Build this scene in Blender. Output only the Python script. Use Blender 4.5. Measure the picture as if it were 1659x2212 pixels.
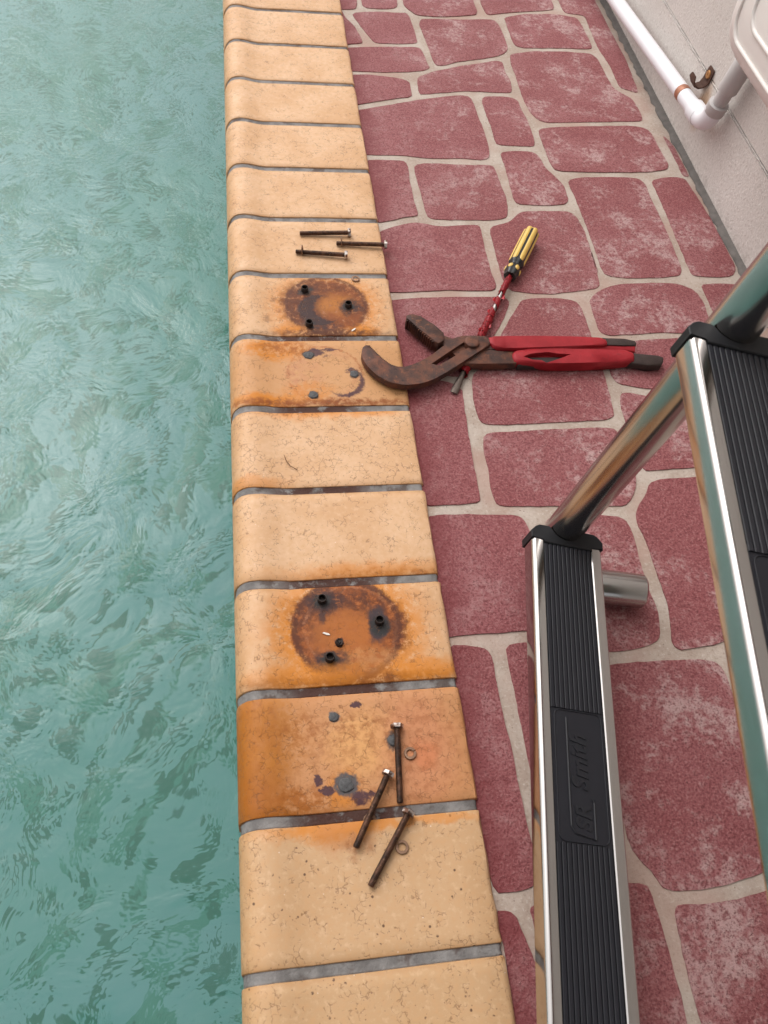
import bpy, bmesh, math, random
import numpy as np
from mathutils import Vector, Matrix

scene = bpy.context.scene
for o in list(bpy.data.objects):
    bpy.data.objects.remove(o)
col = scene.collection

# ------------------------------------------------------------------ camera
cam_data = bpy.data.cameras.new('camera')
cam = bpy.data.objects.new('camera', cam_data)
col.objects.link(cam)
CF = Vector((.15438592, .53195611, -.83257894)).normalized()
CR = Vector((.98728313, -.11539386, .10934476))
CR = (CR - CF * CR.dot(CF)).normalized()
CU = CR.cross(CF)
cam.matrix_world = Matrix(((CR.x, CU.x, -CF.x, -.19451), (CR.y, CU.y, -CF.y, -.04343), (CR.z, CU.z, -CF.z, .76703), (0, 0, 0, 1)))
cam_data.sensor_fit = 'HORIZONTAL'
cam_data.sensor_width = 36
cam_data.lens = 36 * 1750 / 1659
cam_data.clip_start = .02
cam_data.clip_end = 500
cam_data.dof.use_dof = True
cam_data.dof.focus_distance = .95
cam_data.dof.aperture_fstop = 18
scene.camera = cam

# ------------------------------------------------------------------ sky, sun, exposure
SUN_EL, SUN_AZ = 50, -28          # degrees above the horizon; azimuth from +Y towards +X
world = bpy.data.worlds.new('World')
scene.world = world
world.use_nodes = True
wn = world.node_tree
for n in list(wn.nodes):
    wn.nodes.remove(n)
sky = wn.nodes.new('ShaderNodeTexSky')
sky.sky_type = 'NISHITA'
sky.sun_disc = False
sky.sun_elevation = math.radians(SUN_EL)
sky.sun_rotation = math.radians(SUN_AZ)
sky.air_density = 1.0
sky.dust_density = 5.0
sky.ozone_density = 1.0
hs = wn.nodes.new('ShaderNodeHueSaturation')     # a clouded sky: nearly grey
hs.inputs['Saturation'].default_value = .16
bg = wn.nodes.new('ShaderNodeBackground')
bg.inputs['Strength'].default_value = .15
wo = wn.nodes.new('ShaderNodeOutputWorld')
wn.links.new(sky.outputs[0], hs.inputs['Color'])
wn.links.new(hs.outputs[0], bg.inputs['Color'])
wn.links.new(bg.outputs[0], wo.inputs['Surface'])
sd = bpy.data.lights.new('sun', 'SUN')
sd.energy = 1.1
sd.angle = math.radians(135)
sd.color = (1, .96, .9)
sun = bpy.data.objects.new('sun', sd)
col.objects.link(sun)
az, el = math.radians(SUN_AZ), math.radians(SUN_EL)
sdir = Vector((math.sin(az) * math.cos(el), math.cos(az) * math.cos(el), math.sin(el)))
sun.rotation_euler = sdir.to_track_quat('Z', 'Y').to_euler()
sun.location = sdir * 5
scene.view_settings.view_transform = 'Standard'
scene.view_settings.look = 'None'
scene.view_settings.gamma = 1
scene.view_settings.use_curve_mapping = False
scene.view_settings.exposure = 0.24
scene.render.engine = 'CYCLES'
scene.cycles.use_denoising = True
scene.cycles.max_bounces = 7
scene.cycles.transmission_bounces = 5
scene.cycles.diffuse_bounces = 2
scene.cycles.glossy_bounces = 4
scene.cycles.adaptive_threshold = .02
scene.cycles.sample_clamp_indirect = 6

random.seed(7)
rng = np.random.default_rng(11)

STONES=[
 [(-3,1589),(21,1593),(28,1598),(32,1619),(34,1680),(1,1676)],
 [(43,1610),(50,1601),(85,1602),(109,1608),(112,1629),(114,1681),(43,1672)],
 [(126,1615),(135,1602),(144,1586),(176,1583),(210,1587),(265,1599),(270,1612),(269,1647),(274,1710),(127,1692)],
 [(288,1712),(285,1644),(288,1610),(293,1602),(342,1618),(407,1631),(432,1638),(438,1652),(437,1676),(441,1731)],
 [(458,1734),(455,1678),(455,1638),(459,1628),(494,1624),(497,1610),(494,1552),(493,1502),(500,1432),(498,1364),(529,1347),(535,1423),(537,1476),(535,1556),(535,1647),(534,1708),(532,1743)],
 [(-3,1463),(7,1467),(26,1471),(28,1479),(24,1504),(19,1527),(3,1562),(-3,1598)],
 [(26,1552),(37,1517),(48,1485),(54,1475),(91,1476),(129,1481),(132,1487),(132,1531),(129,1576),(126,1591),(113,1588),(83,1589),(46,1585),(19,1579)],
 [(146,1549),(149,1521),(152,1466),(155,1417),(160,1408),(173,1410),(200,1425),(249,1439),(281,1451),(299,1464),(307,1485),(307,1529),(304,1570),(298,1584),(276,1582),(230,1575),(179,1574),(151,1569)],
 [(323,1565),(322,1522),(324,1492),(337,1485),(409,1491),(474,1494),(480,1501),(480,1538),(479,1588),(476,1610),(432,1619),(368,1612),(323,1594)],
 [(-3,1375),(5,1377),(58,1378),(99,1382),(135,1391),(143,1399),(140,1416),(137,1455),(133,1467),(85,1463),(43,1459),(-2,1452)],
 [(-3,1272),(24,1282),(64,1295),(92,1302),(98,1309),(98,1330),(99,1351),(84,1358),(53,1363),(23,1366),(-3,1363)],
 [(114,1348),(113,1320),(115,1312),(156,1321),(198,1329),(239,1329),(278,1329),(283,1333),(288,1369),(283,1398),(286,1429),(278,1434),(246,1423),(201,1408),(146,1385),(118,1366)],
 [(302,1426),(303,1382),(301,1317),(305,1271),(314,1249),(327,1241),(418,1249),(501,1256),(512,1261),(513,1295),(510,1327),(495,1342),(483,1357),(480,1407),(479,1459),(472,1475),(422,1478),(355,1473),(308,1460)],
 [(-3,1132),(42,1134),(69,1133),(94,1128),(124,1128),(152,1131),(183,1128),(197,1129),(205,1137),(208,1162),(208,1176),(208,1220),(206,1246),(205,1289),(203,1310),(189,1314),(154,1306),(102,1291),(42,1270),(-3,1255)],
 [(223,1296),(223,1260),(225,1221),(224,1187),(226,1171),(252,1170),(286,1170),(292,1177),(293,1211),(293,1245),(289,1275),(288,1306),(276,1315),(242,1314),(227,1311)],
 [(-3,964),(22,971),(40,978),(61,982),(63,985),(61,1017),(61,1061),(63,1098),(62,1116),(49,1118),(22,1118),(-3,1117)],
 [(74,1090),(76,1048),(77,1007),(78,983),(84,975),(108,974),(143,975),(177,975),(195,979),(204,984),(209,1006),(211,1039),(208,1073),(207,1108),(202,1114),(177,1112),(140,1112),(94,1113),(76,1109)],
 [(226,1132),(227,1101),(225,1057),(224,1028),(228,1015),(274,1013),(307,1018),(314,1027),(315,1065),(306,1087),(294,1108),(290,1144),(281,1153),(255,1154),(226,1149)],
 [(307,1207),(307,1178),(307,1136),(309,1109),(321,1103),(403,1104),(478,1108),(511,1117),(518,1128),(515,1170),(515,1214),(510,1233),(487,1239),(408,1233),(345,1227),(309,1219)],
 [(536,1215),(537,1171),(537,1124),(535,1101),(545,1097),(545,1143),(544,1191)],
 [(328,1040),(329,978),(329,915),(327,870),(330,852),(357,847),(411,849),(447,853),(454,864),(458,929),(458,990),(457,1040),(459,1075),(451,1089),(399,1090),(346,1086),(326,1079)],
 [(473,994),(471,953),(469,898),(468,863),(470,853),(507,851),(532,852),(545,869),(545,883),(545,919),(545,959),(545,989),(535,1092),(518,1095),(493,1091),(474,1083)],
 [(288,761),(289,737),(298,730),(329,731),(376,735),(449,732),(459,740),(465,794),(461,820),(440,834),(408,836),(342,832),(310,819),(291,801)],
 [(170,938),(170,901),(169,844),(173,824),(181,818),(207,814),(238,813),(276,819),(307,825),(314,832),(317,867),(320,908),(318,856),(319,900),(321,946),(317,986),(309,998),(263,998),(229,995),(220,987),(208,971),(191,964),(173,958)],
 [(-3,814),(27,815),(59,818),(91,820),(132,818),(152,820),(155,829),(153,862),(153,896),(154,931),(156,957),(151,962),(132,960),(105,956),(90,956),(72,962),(55,965),(38,960),(20,952),(-1,943)],
 [(-3,669),(14,667),(40,661),(62,658),(75,656),(85,665),(106,692),(133,730),(153,761),(168,794),(166,804),(151,805),(91,804),(47,803),(-3,797)],
 [(158,753),(138,718),(144,712),(190,712),(248,710),(273,713),(273,749),(272,785),(268,799),(241,802),(201,802),(188,798)],
 [(109,676),(95,662),(88,647),(86,625),(85,598),(87,581),(95,576),(124,575),(166,577),(216,578),(254,580),(265,584),(267,593),(270,622),(272,654),(273,681),(272,699),(187,700),(136,700)],
 [(283,660),(286,644),(296,638),(320,633),(369,623),(425,629),(452,662),(460,708),(433,722),(371,721),(324,716),(291,705)],
 [(281,602),(280,576),(282,540),(285,509),(281,502),(285,497),(316,499),(344,500),(366,502),(377,546),(376,588),(359,603),(315,618),(295,624),(286,621)],
 [(84,541),(84,513),(82,475),(83,459),(90,453),(149,451),(206,448),(241,447),(253,457),(265,479),(267,495),(267,530),(265,556),(258,565),(233,565),(176,564),(126,562),(102,562),(89,560)],
 [(-3,468),(-2,458),(26,458),(58,459),(65,463),(65,476),(65,514),(67,556),(69,601),(72,635),(59,645),(38,651),(-3,649)],
 [(-3,292),(5,293),(28,294),(64,294),(85,294),(106,295),(110,339),(116,403),(114,422),(112,433),(104,438),(79,440),(35,443),(-3,442)],
 [(134,402),(125,338),(117,278),(119,267),(141,264),(176,264),(198,265),(218,269),(230,274),(234,284),(239,310),(236,333),(236,359),(238,385),(239,412),(235,428),(226,432),(204,434),(154,435),(139,431)],
 [(250,421),(253,402),(254,378),(254,351),(255,319),(249,285),(245,272),(246,263),(254,260),(274,263),(294,264),(310,269),(335,325),(363,413),(382,476),(362,485),(331,483),(297,482),(283,478),(273,461),(258,444),(251,430)],
 [(133,186),(143,156),(139,109),(138,75),(140,66),(144,57),(152,49),(154,42),(158,34),(164,31),(176,29),(201,28),(226,31),(261,37),(266,51),(274,96),(284,132),(289,174),(291,219),(291,236),(285,244),(270,247),(240,248),(202,249),(172,248),(138,246)],
 [(58,148),(60,113),(68,91),(83,89),(86,98),(87,129),(102,147),(109,188),(113,241),(114,267),(106,273),(82,280),(70,279),(62,277),(59,273)],
 [(-1,133),(-2,72),(2,45),(18,44),(30,45),(38,47),(40,52),(43,67),(43,81),(42,101),(42,126),(42,148),(42,174),(41,193),(40,216),(40,240),(41,264),(39,273),(33,277),(19,280),(-2,282)],
 [(2,6),(1,-37),(-2,-70),(25,-73),(27,-58),(29,-32),(26,-16),(24,-8),(21,4),(17,17),(16,23),(11,28),(-1,29)],
 [(32,16),(34,7),(35,-7),(42,-33),(46,-75),(145,-87),(145,-72),(147,-57),(146,-32),(146,-4),(145,16),(145,30),(143,36),(134,39),(107,40),(59,39),(40,32),(33,29),(31,26)],
 [(163,8),(162,-8),(160,-24),(160,-46),(159,-71),(161,-89),(251,-105),(275,-33),(281,21),(257,20),(243,18),(220,15),(195,14),(174,17),(166,16)],
]
JAW_A= [(-0.0484, 0.6948), (-0.0537, 0.6898), (-0.0562, 0.6749), (-0.0525, 0.6609), (-0.0414, 0.6435), (-0.025, 0.629), (-0.0049, 0.6249), (0.0163, 0.6276), (0.033, 0.6345), (0.0567, 0.65), (0.0813, 0.668), (0.1018, 0.6833), (0.1184, 0.6941), (0.1168, 0.709), (0.0969, 0.7099), (0.0774, 0.7092), (0.0677, 0.7041), (0.0493, 0.6882), (0.0337, 0.6739), (0.0104, 0.6601), (-0.0049, 0.6547), (-0.0127, 0.6548), (-0.0212, 0.6605), (-0.0304, 0.6711), (-0.0394, 0.6847), (-0.0443, 0.6937)]
SLOT_A= [(0.033, 0.6605), (0.0584, 0.6804), (0.0812, 0.6976), (0.0865, 0.696), (0.0868, 0.6885), (0.0607, 0.6699), (0.0411, 0.6573)]
JAW_B= [(0.0117, 0.7473), (0.0195, 0.7501), (0.0311, 0.7459), (0.0468, 0.7292), (0.0576, 0.7142), (0.068, 0.71), (0.0829, 0.7032), (0.0981, 0.6977), (0.1127, 0.6895), (0.1263, 0.6867), (0.1524, 0.6851), (0.148, 0.6643), (0.1119, 0.6642), (0.0783, 0.6649), (0.0685, 0.6768), (0.0611, 0.6927), (0.0555, 0.7007), (0.0477, 0.6954), (0.0423, 0.6992), (0.0273, 0.7192), (0.0176, 0.7357), (0.0106, 0.7401)]
GRIP_U= [(0.1157, 0.709), (0.1276, 0.7097), (0.1842, 0.7101), (0.2412, 0.7083), (0.2811, 0.705), (0.2825, 0.6974), (0.2801, 0.691), (0.251, 0.6901), (0.179, 0.687), (0.1395, 0.6855), (0.1206, 0.6882), (0.1173, 0.6967)]
GRIP_L= [(0.1435, 0.6783), (0.1487, 0.687), (0.1607, 0.6906), (0.2084, 0.689), (0.2651, 0.6863), (0.3111, 0.6847), (0.3172, 0.6794), (0.3119, 0.6617), (0.258, 0.6602), (0.2012, 0.6591), (0.1449, 0.6624)]
END_U= [(0.2719, 0.709), (0.3097, 0.7072), (0.3243, 0.7025), (0.3255, 0.6979), (0.3226, 0.693), (0.3057, 0.6935), (0.2682, 0.6954)]
END_L= [(0.3096, 0.6841), (0.352, 0.6784), (0.3584, 0.6742), (0.356, 0.6668), (0.3504, 0.6594), (0.3315, 0.6597), (0.3039, 0.6648)]
TATTER= [(0.2272, 0.6935), (0.2532, 0.6936), (0.285, 0.693), (0.2982, 0.6982), (0.3103, 0.6943), (0.3244, 0.6972), (0.3192, 0.6836), (0.3035, 0.686), (0.2661, 0.6875), (0.2351, 0.6904)]
TEAR= [(0.1587, 0.6737), (0.1691, 0.678), (0.178, 0.6797), (0.1952, 0.681), (0.2058, 0.6784), (0.2254, 0.677), (0.2126, 0.6713), (0.2048, 0.6681), (0.1955, 0.6646), (0.1879, 0.6618), (0.182, 0.6666), (0.1697, 0.6678)]
PIVOT= [(0.0909, 0.6968)]


# ------------------------------------------------------------------ helpers
def tag(o, label=None, cat=None, group=None, kind=None):
    if label: o['label'] = label
    if cat: o['category'] = cat
    if group: o['group'] = group
    if kind: o['kind'] = kind
    return o

def empty(name, loc=(0, 0, 0)):
    o = bpy.data.objects.new(name, None)
    o.empty_display_size = .02
    o.location = loc
    col.objects.link(o)
    return o

def link(name, bm, mat, parent=None, smooth=False, autosmooth=None):
    me = bpy.data.meshes.new(name)
    bm.normal_update()
    bm.to_mesh(me)
    bm.free()
    return link_me(name, me, mat, parent, smooth, autosmooth)

def link_me(name, me, mat, parent=None, smooth=False, autosmooth=None):
    if not me.materials:
        for m in (mat if isinstance(mat, (list, tuple)) else [mat]):
            me.materials.append(m)
    if smooth:
        for p in me.polygons:
            p.use_smooth = True
    if autosmooth is not None:
        for p in me.polygons:
            p.use_smooth = True
        bm2 = bmesh.new(); bm2.from_mesh(me)
        lim = math.radians(autosmooth)
        for e in bm2.edges:
            if len(e.link_faces) == 2 and e.calc_face_angle(0) > lim:
                e.smooth = False
        bm2.to_mesh(me); bm2.free()
    o = bpy.data.objects.new(name, me)
    col.objects.link(o)
    if parent is not None:
        o.parent = parent
        o.matrix_parent_inverse = Matrix.Translation(-Vector(parent.location))   # parts keep world coordinates
    return o

def sweep_bm(pts, radius, seg=16, caps=True, bm=None, round_end=False):
    bm = bm or bmesh.new()
    pts = [Vector(p) for p in pts]
    n = len(pts)
    rad = radius if isinstance(radius, (list, tuple)) else [radius] * n
    tang = []
    for i in range(n):
        t = pts[min(i + 1, n - 1)] - pts[max(i - 1, 0)]
        tang.append(t.normalized())
    ref = Vector((0, 0, 1)) if abs(tang[0].z) < .9 else Vector((1, 0, 0))
    nrm = (ref - tang[0] * ref.dot(tang[0])).normalized()
    rings = []
    for i in range(n):
        if i:
            nrm = (nrm - tang[i] * nrm.dot(tang[i])).normalized()
        bi = tang[i].cross(nrm)
        rings.append([bm.verts.new(pts[i] + (nrm * math.cos(2 * math.pi * k / seg) + bi * math.sin(2 * math.pi * k / seg)) * rad[i]) for k in range(seg)])
    for i in range(n - 1):
        for k in range(seg):
            bm.faces.new((rings[i][k], rings[i][(k + 1) % seg], rings[i + 1][(k + 1) % seg], rings[i + 1][k]))
    if caps:
        bm.faces.new(rings[0][::-1]); bm.faces.new(rings[-1])
    return bm

def arc(c, u, v, r, a0, a1, n):
    c, u, v = Vector(c), Vector(u), Vector(v)
    return [c + (u * math.cos(a) + v * math.sin(a)) * r for a in [a0 + (a1 - a0) * i / n for i in range(n + 1)]]

def slab_bm(outline, z0, z1, bev=0., seg=2, bevel_bottom=False):
    """closed outline (x, y) extruded from z0 to z1, upper rim rounded"""
    bm = bmesh.new()
    a = sum(outline[i][0] * outline[(i + 1) % len(outline)][1] - outline[(i + 1) % len(outline)][0] * outline[i][1] for i in range(len(outline)))
    if a < 0: outline = outline[::-1]
    bot = [bm.verts.new((x, y, z0)) for x, y in outline]
    top = [bm.verts.new((x, y, z1)) for x, y in outline]
    n = len(outline)
    ft = bm.faces.new(top); fb = bm.faces.new(bot[::-1])
    for i in range(n):
        bm.faces.new((bot[i], bot[(i + 1) % n], top[(i + 1) % n], top[i]))
    if bev:
        es = list(ft.edges) + (list(fb.edges) if bevel_bottom else [])
        bmesh.ops.bevel(bm, geom=es, offset=bev, segments=seg, profile=.5, affect='EDGES', clamp_overlap=True)
    bmesh.ops.triangulate(bm, faces=[f for f in bm.faces if len(f.verts) > 4])
    return bm

def chaikin(P, it=1, q=.25):
    for _ in range(it):
        Q = []
        for i in range(len(P)):
            a, b = P[i], P[(i + 1) % len(P)]
            Q.append((a[0] * (1 - q) + b[0] * q, a[1] * (1 - q) + b[1] * q))
            Q.append((a[0] * q + b[0] * (1 - q), a[1] * q + b[1] * (1 - q)))
        P = Q
    return P

def boolean(bm, cutter):
    me = bpy.data.meshes.new('tmp'); bm.to_mesh(me); bm.free()
    mc = bpy.data.meshes.new('tmpc'); cutter.to_mesh(mc); cutter.free()
    a = bpy.data.objects.new('tmp', me); b = bpy.data.objects.new('tmpc', mc)
    col.objects.link(a); col.objects.link(b)
    m = a.modifiers.new('b', 'BOOLEAN'); m.operation = 'DIFFERENCE'; m.object = b; m.solver = 'EXACT'
    dg = bpy.context.evaluated_depsgraph_get(); dg.update()
    res = bpy.data.meshes.new_from_object(a.evaluated_get(dg))
    bpy.data.objects.remove(a); bpy.data.objects.remove(b)
    out = bmesh.new(); out.from_mesh(res); bpy.data.meshes.remove(res)
    return out

def fix0(bm):
    bmesh.ops.recalc_face_normals(bm, faces=bm.faces)
    return bm

def xform(bm, M):
    bmesh.ops.transform(bm, matrix=M, verts=bm.verts)
    return bm

# ------------------------------------------------------------------ material nodes
class NT:
    def __init__(s, name):
        s.m = bpy.data.materials.new(name); s.m.use_nodes = True
        s.t = s.m.node_tree
        for n in list(s.t.nodes): s.t.nodes.remove(n)
        s.out = s.t.nodes.new('ShaderNodeOutputMaterial')
        s._pos = None
    def n(s, typ, **kw):
        x = s.t.nodes.new(typ)
        for k, v in kw.items(): setattr(x, k, v)
        return x
    def set(s, sock, v):
        if v is None: return
        if hasattr(v, 'is_linked') or hasattr(v, 'links'): s.t.links.new(v, sock)
        else:
            if sock.type == 'RGBA' and len(v) == 3: v = (*v, 1)
            sock.default_value = v
    def pos(s):
        if not s._pos: s._pos = s.n('ShaderNodeNewGeometry').outputs['Position']
        return s._pos
    def obj(s):
        return s.n('ShaderNodeTexCoord').outputs['Object']
    def rnd(s):
        return s.n('ShaderNodeObjectInfo').outputs['Random']
    def math(s, op, a, b=0., c=0., clamp=False):
        x = s.n('ShaderNodeMath', operation=op, use_clamp=clamp)
        s.set(x.inputs[0], a); s.set(x.inputs[1], b); s.set(x.inputs[2], c)
        return x.outputs[0]
    def vmath(s, op, a, b=(0, 0, 0)):
        x = s.n('ShaderNodeVectorMath', operation=op)
        s.set(x.inputs[0], a); s.set(x.inputs[1], b)
        return x.outputs['Value' if op in ('LENGTH', 'DOT_PRODUCT', 'DISTANCE') else 'Vector']
    def noise(s, scale, detail=3, rough=.5, vec=None, dist=0., color=False):
        x = s.n('ShaderNodeTexNoise')
        s.set(x.inputs['Vector'], vec if vec is not None else s.pos())
        x.inputs['Scale'].default_value = scale; x.inputs['Detail'].default_value = detail
        x.inputs['Roughness'].default_value = rough; x.inputs['Distortion'].default_value = dist
        return x.outputs['Color' if color else 'Fac']
    def vor(s, scale, vec=None, feature='F1', rand=1., out='Distance'):
        x = s.n('ShaderNodeTexVoronoi', feature=feature)
        s.set(x.inputs['Vector'], vec if vec is not None else s.pos())
        x.inputs['Scale'].default_value = scale; x.inputs['Randomness'].default_value = rand
        return x.outputs[out]
    def mr(s, v, a, b, c=0., d=1., smooth=True):
        x = s.n('ShaderNodeMapRange', interpolation_type='SMOOTHSTEP' if smooth else 'LINEAR')
        for i, q in enumerate((v, a, b, c, d)): s.set(x.inputs[i], q)
        return x.outputs[0]
    def mix(s, f, a, b, blend='MIX'):
        x = s.n('ShaderNodeMix', data_type='RGBA', blend_type=blend)
        s.set(x.inputs[0], f); s.set(x.inputs[6], a); s.set(x.inputs[7], b)
        return x.outputs[2]
    def sep(s, v):
        x = s.n('ShaderNodeSeparateXYZ'); s.set(x.inputs[0], v); return x.outputs
    def comb(s, x_, y_, z_):
        x = s.n('ShaderNodeCombineXYZ'); s.set(x.inputs[0], x_); s.set(x.inputs[1], y_); s.set(x.inputs[2], z_); return x.outputs[0]
    def bump(s, h, strength=.3, dist=.001, normal=None):
        x = s.n('ShaderNodeBump'); x.inputs['Strength'].default_value = strength; x.inputs['Distance'].default_value = dist
        s.set(x.inputs['Height'], h); s.set(x.inputs['Normal'], normal)
        return x.outputs[0]
    def bsdf(s, color, rough=.5, metal=0., normal=None, spec=.5, **kw):
        x = s.n('ShaderNodeBsdfPrincipled')
        s.set(x.inputs['Base Color'], color); s.set(x.inputs['Roughness'], rough); s.set(x.inputs['Metallic'], metal)
        s.set(x.inputs['Normal'], normal); s.set(x.inputs['Specular IOR Level'], spec)
        for k, v in kw.items(): s.set(x.inputs[k], v)
        s.t.links.new(x.outputs[0], s.out.inputs[0])
        return s.m
    def blotch(s, cx, cy, rx, ry, soft, dv):
        """soft round patch round (cx, cy), outline broken by the vector dv"""
        d = s.vmath('SUBTRACT', dv, (cx, cy, 0))
        d = s.vmath('MULTIPLY', d, (1 / rx, 1 / ry, 0))
        return s.mr(s.vmath('LENGTH', d), 1 + soft, 1 - soft)

def plain(name, colr, rough=.5, metal=0., var=.15, scale=60, bump=0., spec=.5):
    t = NT(name)
    k = t.noise(scale, 4)
    c = t.mix(k, tuple(x * (1 - var) for x in colr), tuple(min(1, x * (1 + var)) for x in colr))
    nm = t.bump(t.noise(scale * 6, 3), bump, .001) if bump else None
    return t.bsdf(c, rough, metal, nm, spec)

def brick_material(stains=(), name='glazed_cream_brick', beige=0.):
    t = NT(name)
    p = t.pos()
    lo = t.obj()
    r = t.rnd()
    # body colour: cream to apricot with slow drift and per-brick change
    n1 = t.noise(16, 3)
    n2 = t.noise(160, 4, .65)
    base = t.mix(t.mr(n1, .35, .65), (.615, .360, .190), (.69, .440, .262))
    if beige: base = t.mix(beige, base, (.535, .335, .175))
    base = t.mix(t.mr(n2, .45, .70, 0, .45), base, (.60, .34, .16))
    base = t.mix(t.mr(n2, .48, .30, 0, .30), base, (.80, .56, .36))
    base = t.mix(t.math('MULTIPLY', r, .3), base, (.71, .45, .27))
    # dirt gathered along the arrises
    sx = t.sep(lo)
    wob = t.math('SUBTRACT', t.noise(40, 3), .5)
    ey = t.mr(t.math('ABSOLUTE', t.math('ADD', sx[1], t.math('MULTIPLY', wob, .010))), .049, .058)
    base = t.mix(t.math('MULTIPLY', ey, .5), base, (.42, .19, .055))
    nose = t.mr(t.math('ADD', sx[0], t.math('MULTIPLY', wob, .03)), -.200, -.224)
    base = t.mix(t.math('MULTIPLY', nose, .40), base, (.48, .23, .08))
    # fine specks
    spn = t.noise(75, 2)
    sp = t.vor(260, out='Distance')
    spm = t.math('MULTIPLY', t.mr(sp, .19, .11), t.mr(spn, .50, .60))
    base = t.mix(t.math('MULTIPLY', spm, .6), base, (.15, .07, .03))
    sp2 = t.vor(150, vec=t.vmath('ADD', p, (3.1, 1.7, 0)))
    spw = t.math('MULTIPLY', t.mr(sp2, .10, .05), t.mr(spn, .46, .38))
    base = t.mix(t.math('MULTIPLY', spw, .7), base, (.9, .82, .72))
    if beige:
        s3 = t.vor(115, vec=t.vmath('ADD', p, (.7, .2, .1)))
        s3m = t.math('MULTIPLY', t.mr(s3, .17, .11), t.mr(t.noise(160, 1), .50, .60))
        base = t.mix(t.math('MULTIPLY', s3m, .85), base, (.09, .045, .03))
    # rust and scars
    dv = t.vmath('ADD', p, t.vmath('MULTIPLY', t.vmath('SUBTRACT', t.noise(60, 4, .65, color=True), (.5, .5, .5)), (.026, .026, 0)))
    dv2 = t.vmath('ADD', p, t.vmath('MULTIPLY', t.vmath('SUBTRACT', t.noise(200, 3, .6, color=True), (.5, .5, .5)), (.010, .010, 0)))
    patchy = t.noise(110, 5, .7)
    for st in stains:
        k = st[0]
        if k == 'disc':       # cx cy rx ry soft strength colour patchiness
            _, cx, cy, rx, ry, soft, amt, c_, pt = st
            f = t.blotch(cx, cy, rx, ry, soft, dv)
        elif k == 'hard':
            _, cx, cy, rx, ry, soft, amt, c_, pt = st
            f = t.blotch(cx, cy, rx, ry, soft, dv2)
        elif k == 'ring':     # cx cy r width
            _, cx, cy, rr, w, soft, amt, c_, pt = st
            d = t.vmath('LENGTH', t.vmath('MULTIPLY', t.vmath('SUBTRACT', dv2, (cx, cy, 0)), (1, 1, 0)))
            f = t.mr(t.math('ABSOLUTE', t.math('SUBTRACT', d, rr)), w, w * (1 - soft))
        elif k == 'cres':     # disc minus disc
            _, cx, cy, rx, c2x, c2y, r2, amt, c_, pt = st
            f = t.math('MULTIPLY', t.blotch(cx, cy, rx, rx, .08, dv2), t.math('SUBTRACT', 1., t.blotch(c2x, c2y, r2, r2, .08, dv2)))
        if pt:
            f = t.math('MULTIPLY', f, t.mr(patchy, .5 - .28 * (1 - pt) - .06, .5 + .2 - .28 * (1 - pt)))
        base = t.mix(t.math('MULTIPLY', f, amt), base, c_)
    # crazing: broken crack network
    wv = t.vmath('ADD', p, t.vmath('MULTIPLY', t.noise(130, 3, color=True), (.010, .010, .010)))
    ck = t.vor(150, vec=wv, feature='DISTANCE_TO_EDGE')
    cm = t.mr(t.math('ADD', t.noise(70, 3, .7, vec=t.vmath('ADD', p, (5, 5, 5))), t.math('ADD', t.math('MULTIPLY', nose, .06), t.math('MULTIPLY', t.math('SUBTRACT', r, .5), .10))), .48, .60)
    crack = t.math('MULTIPLY', t.mr(ck, .055, .012), cm)
    base = t.mix(t.math('MULTIPLY', crack, .52), base, (.15, .060, .02))
    h = t.math('SUBTRACT', t.math('MULTIPLY', n2, .7), t.math('MULTIPLY', crack, .9))
    nm = t.bump(h, .35, .0012)
    rough = t.mr(n2, .3, .7, .42, .6)
    return t.bsdf(base, rough, 0, nm, .28)

ORANGE, RUST, BROWN, DARK, BLACK, PINK, GREY = (.60, .200, .012), (.25, .060, .008), (.095, .024, .008), (.040, .016, .016), (.022, .02, .02), (.60, .31, .17), (.20, .21, .23)
# ------------------------------------------------------------------ pool: basin and water
WATER_Z = -.115
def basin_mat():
    t = NT('plaster_with_ripple_tones')
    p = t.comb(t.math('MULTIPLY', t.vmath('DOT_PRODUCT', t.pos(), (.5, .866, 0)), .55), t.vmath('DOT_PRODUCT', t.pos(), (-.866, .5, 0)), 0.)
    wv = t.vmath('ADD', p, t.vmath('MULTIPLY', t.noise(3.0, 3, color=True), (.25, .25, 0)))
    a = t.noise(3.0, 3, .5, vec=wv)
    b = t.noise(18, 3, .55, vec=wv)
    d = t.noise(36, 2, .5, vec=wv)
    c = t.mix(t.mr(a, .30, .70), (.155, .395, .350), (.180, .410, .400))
    c = t.mix(t.mr(b, .51, .56, 0, .9), c, (.085, .300, .225))  # dark marks of the rippled surface's reflections, painted as green floor patches
    c = t.mix(t.mr(d, .55, .60, 0, .85), c, (.060, .215, .160))  # smaller, darker ripple marks painted into the floor colour
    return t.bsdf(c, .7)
def water_mat():
    t = NT('pool_water')
    p = t.pos()
    w = t.vmath('ADD', p, t.vmath('MULTIPLY', t.noise(7, 2, color=True), (.12, .12, 0)))
    h = t.math('ADD', t.noise(24, 3, .55, vec=w), t.math('MULTIPLY', t.noise(75, 2, .5, vec=w), .16))
    nm = t.bump(h, .30, .010)
    return t.bsdf((.97, .99, .985), 0.0, 0, nm, .5, **{'Transmission Weight': 1., 'IOR': 1.33})

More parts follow.
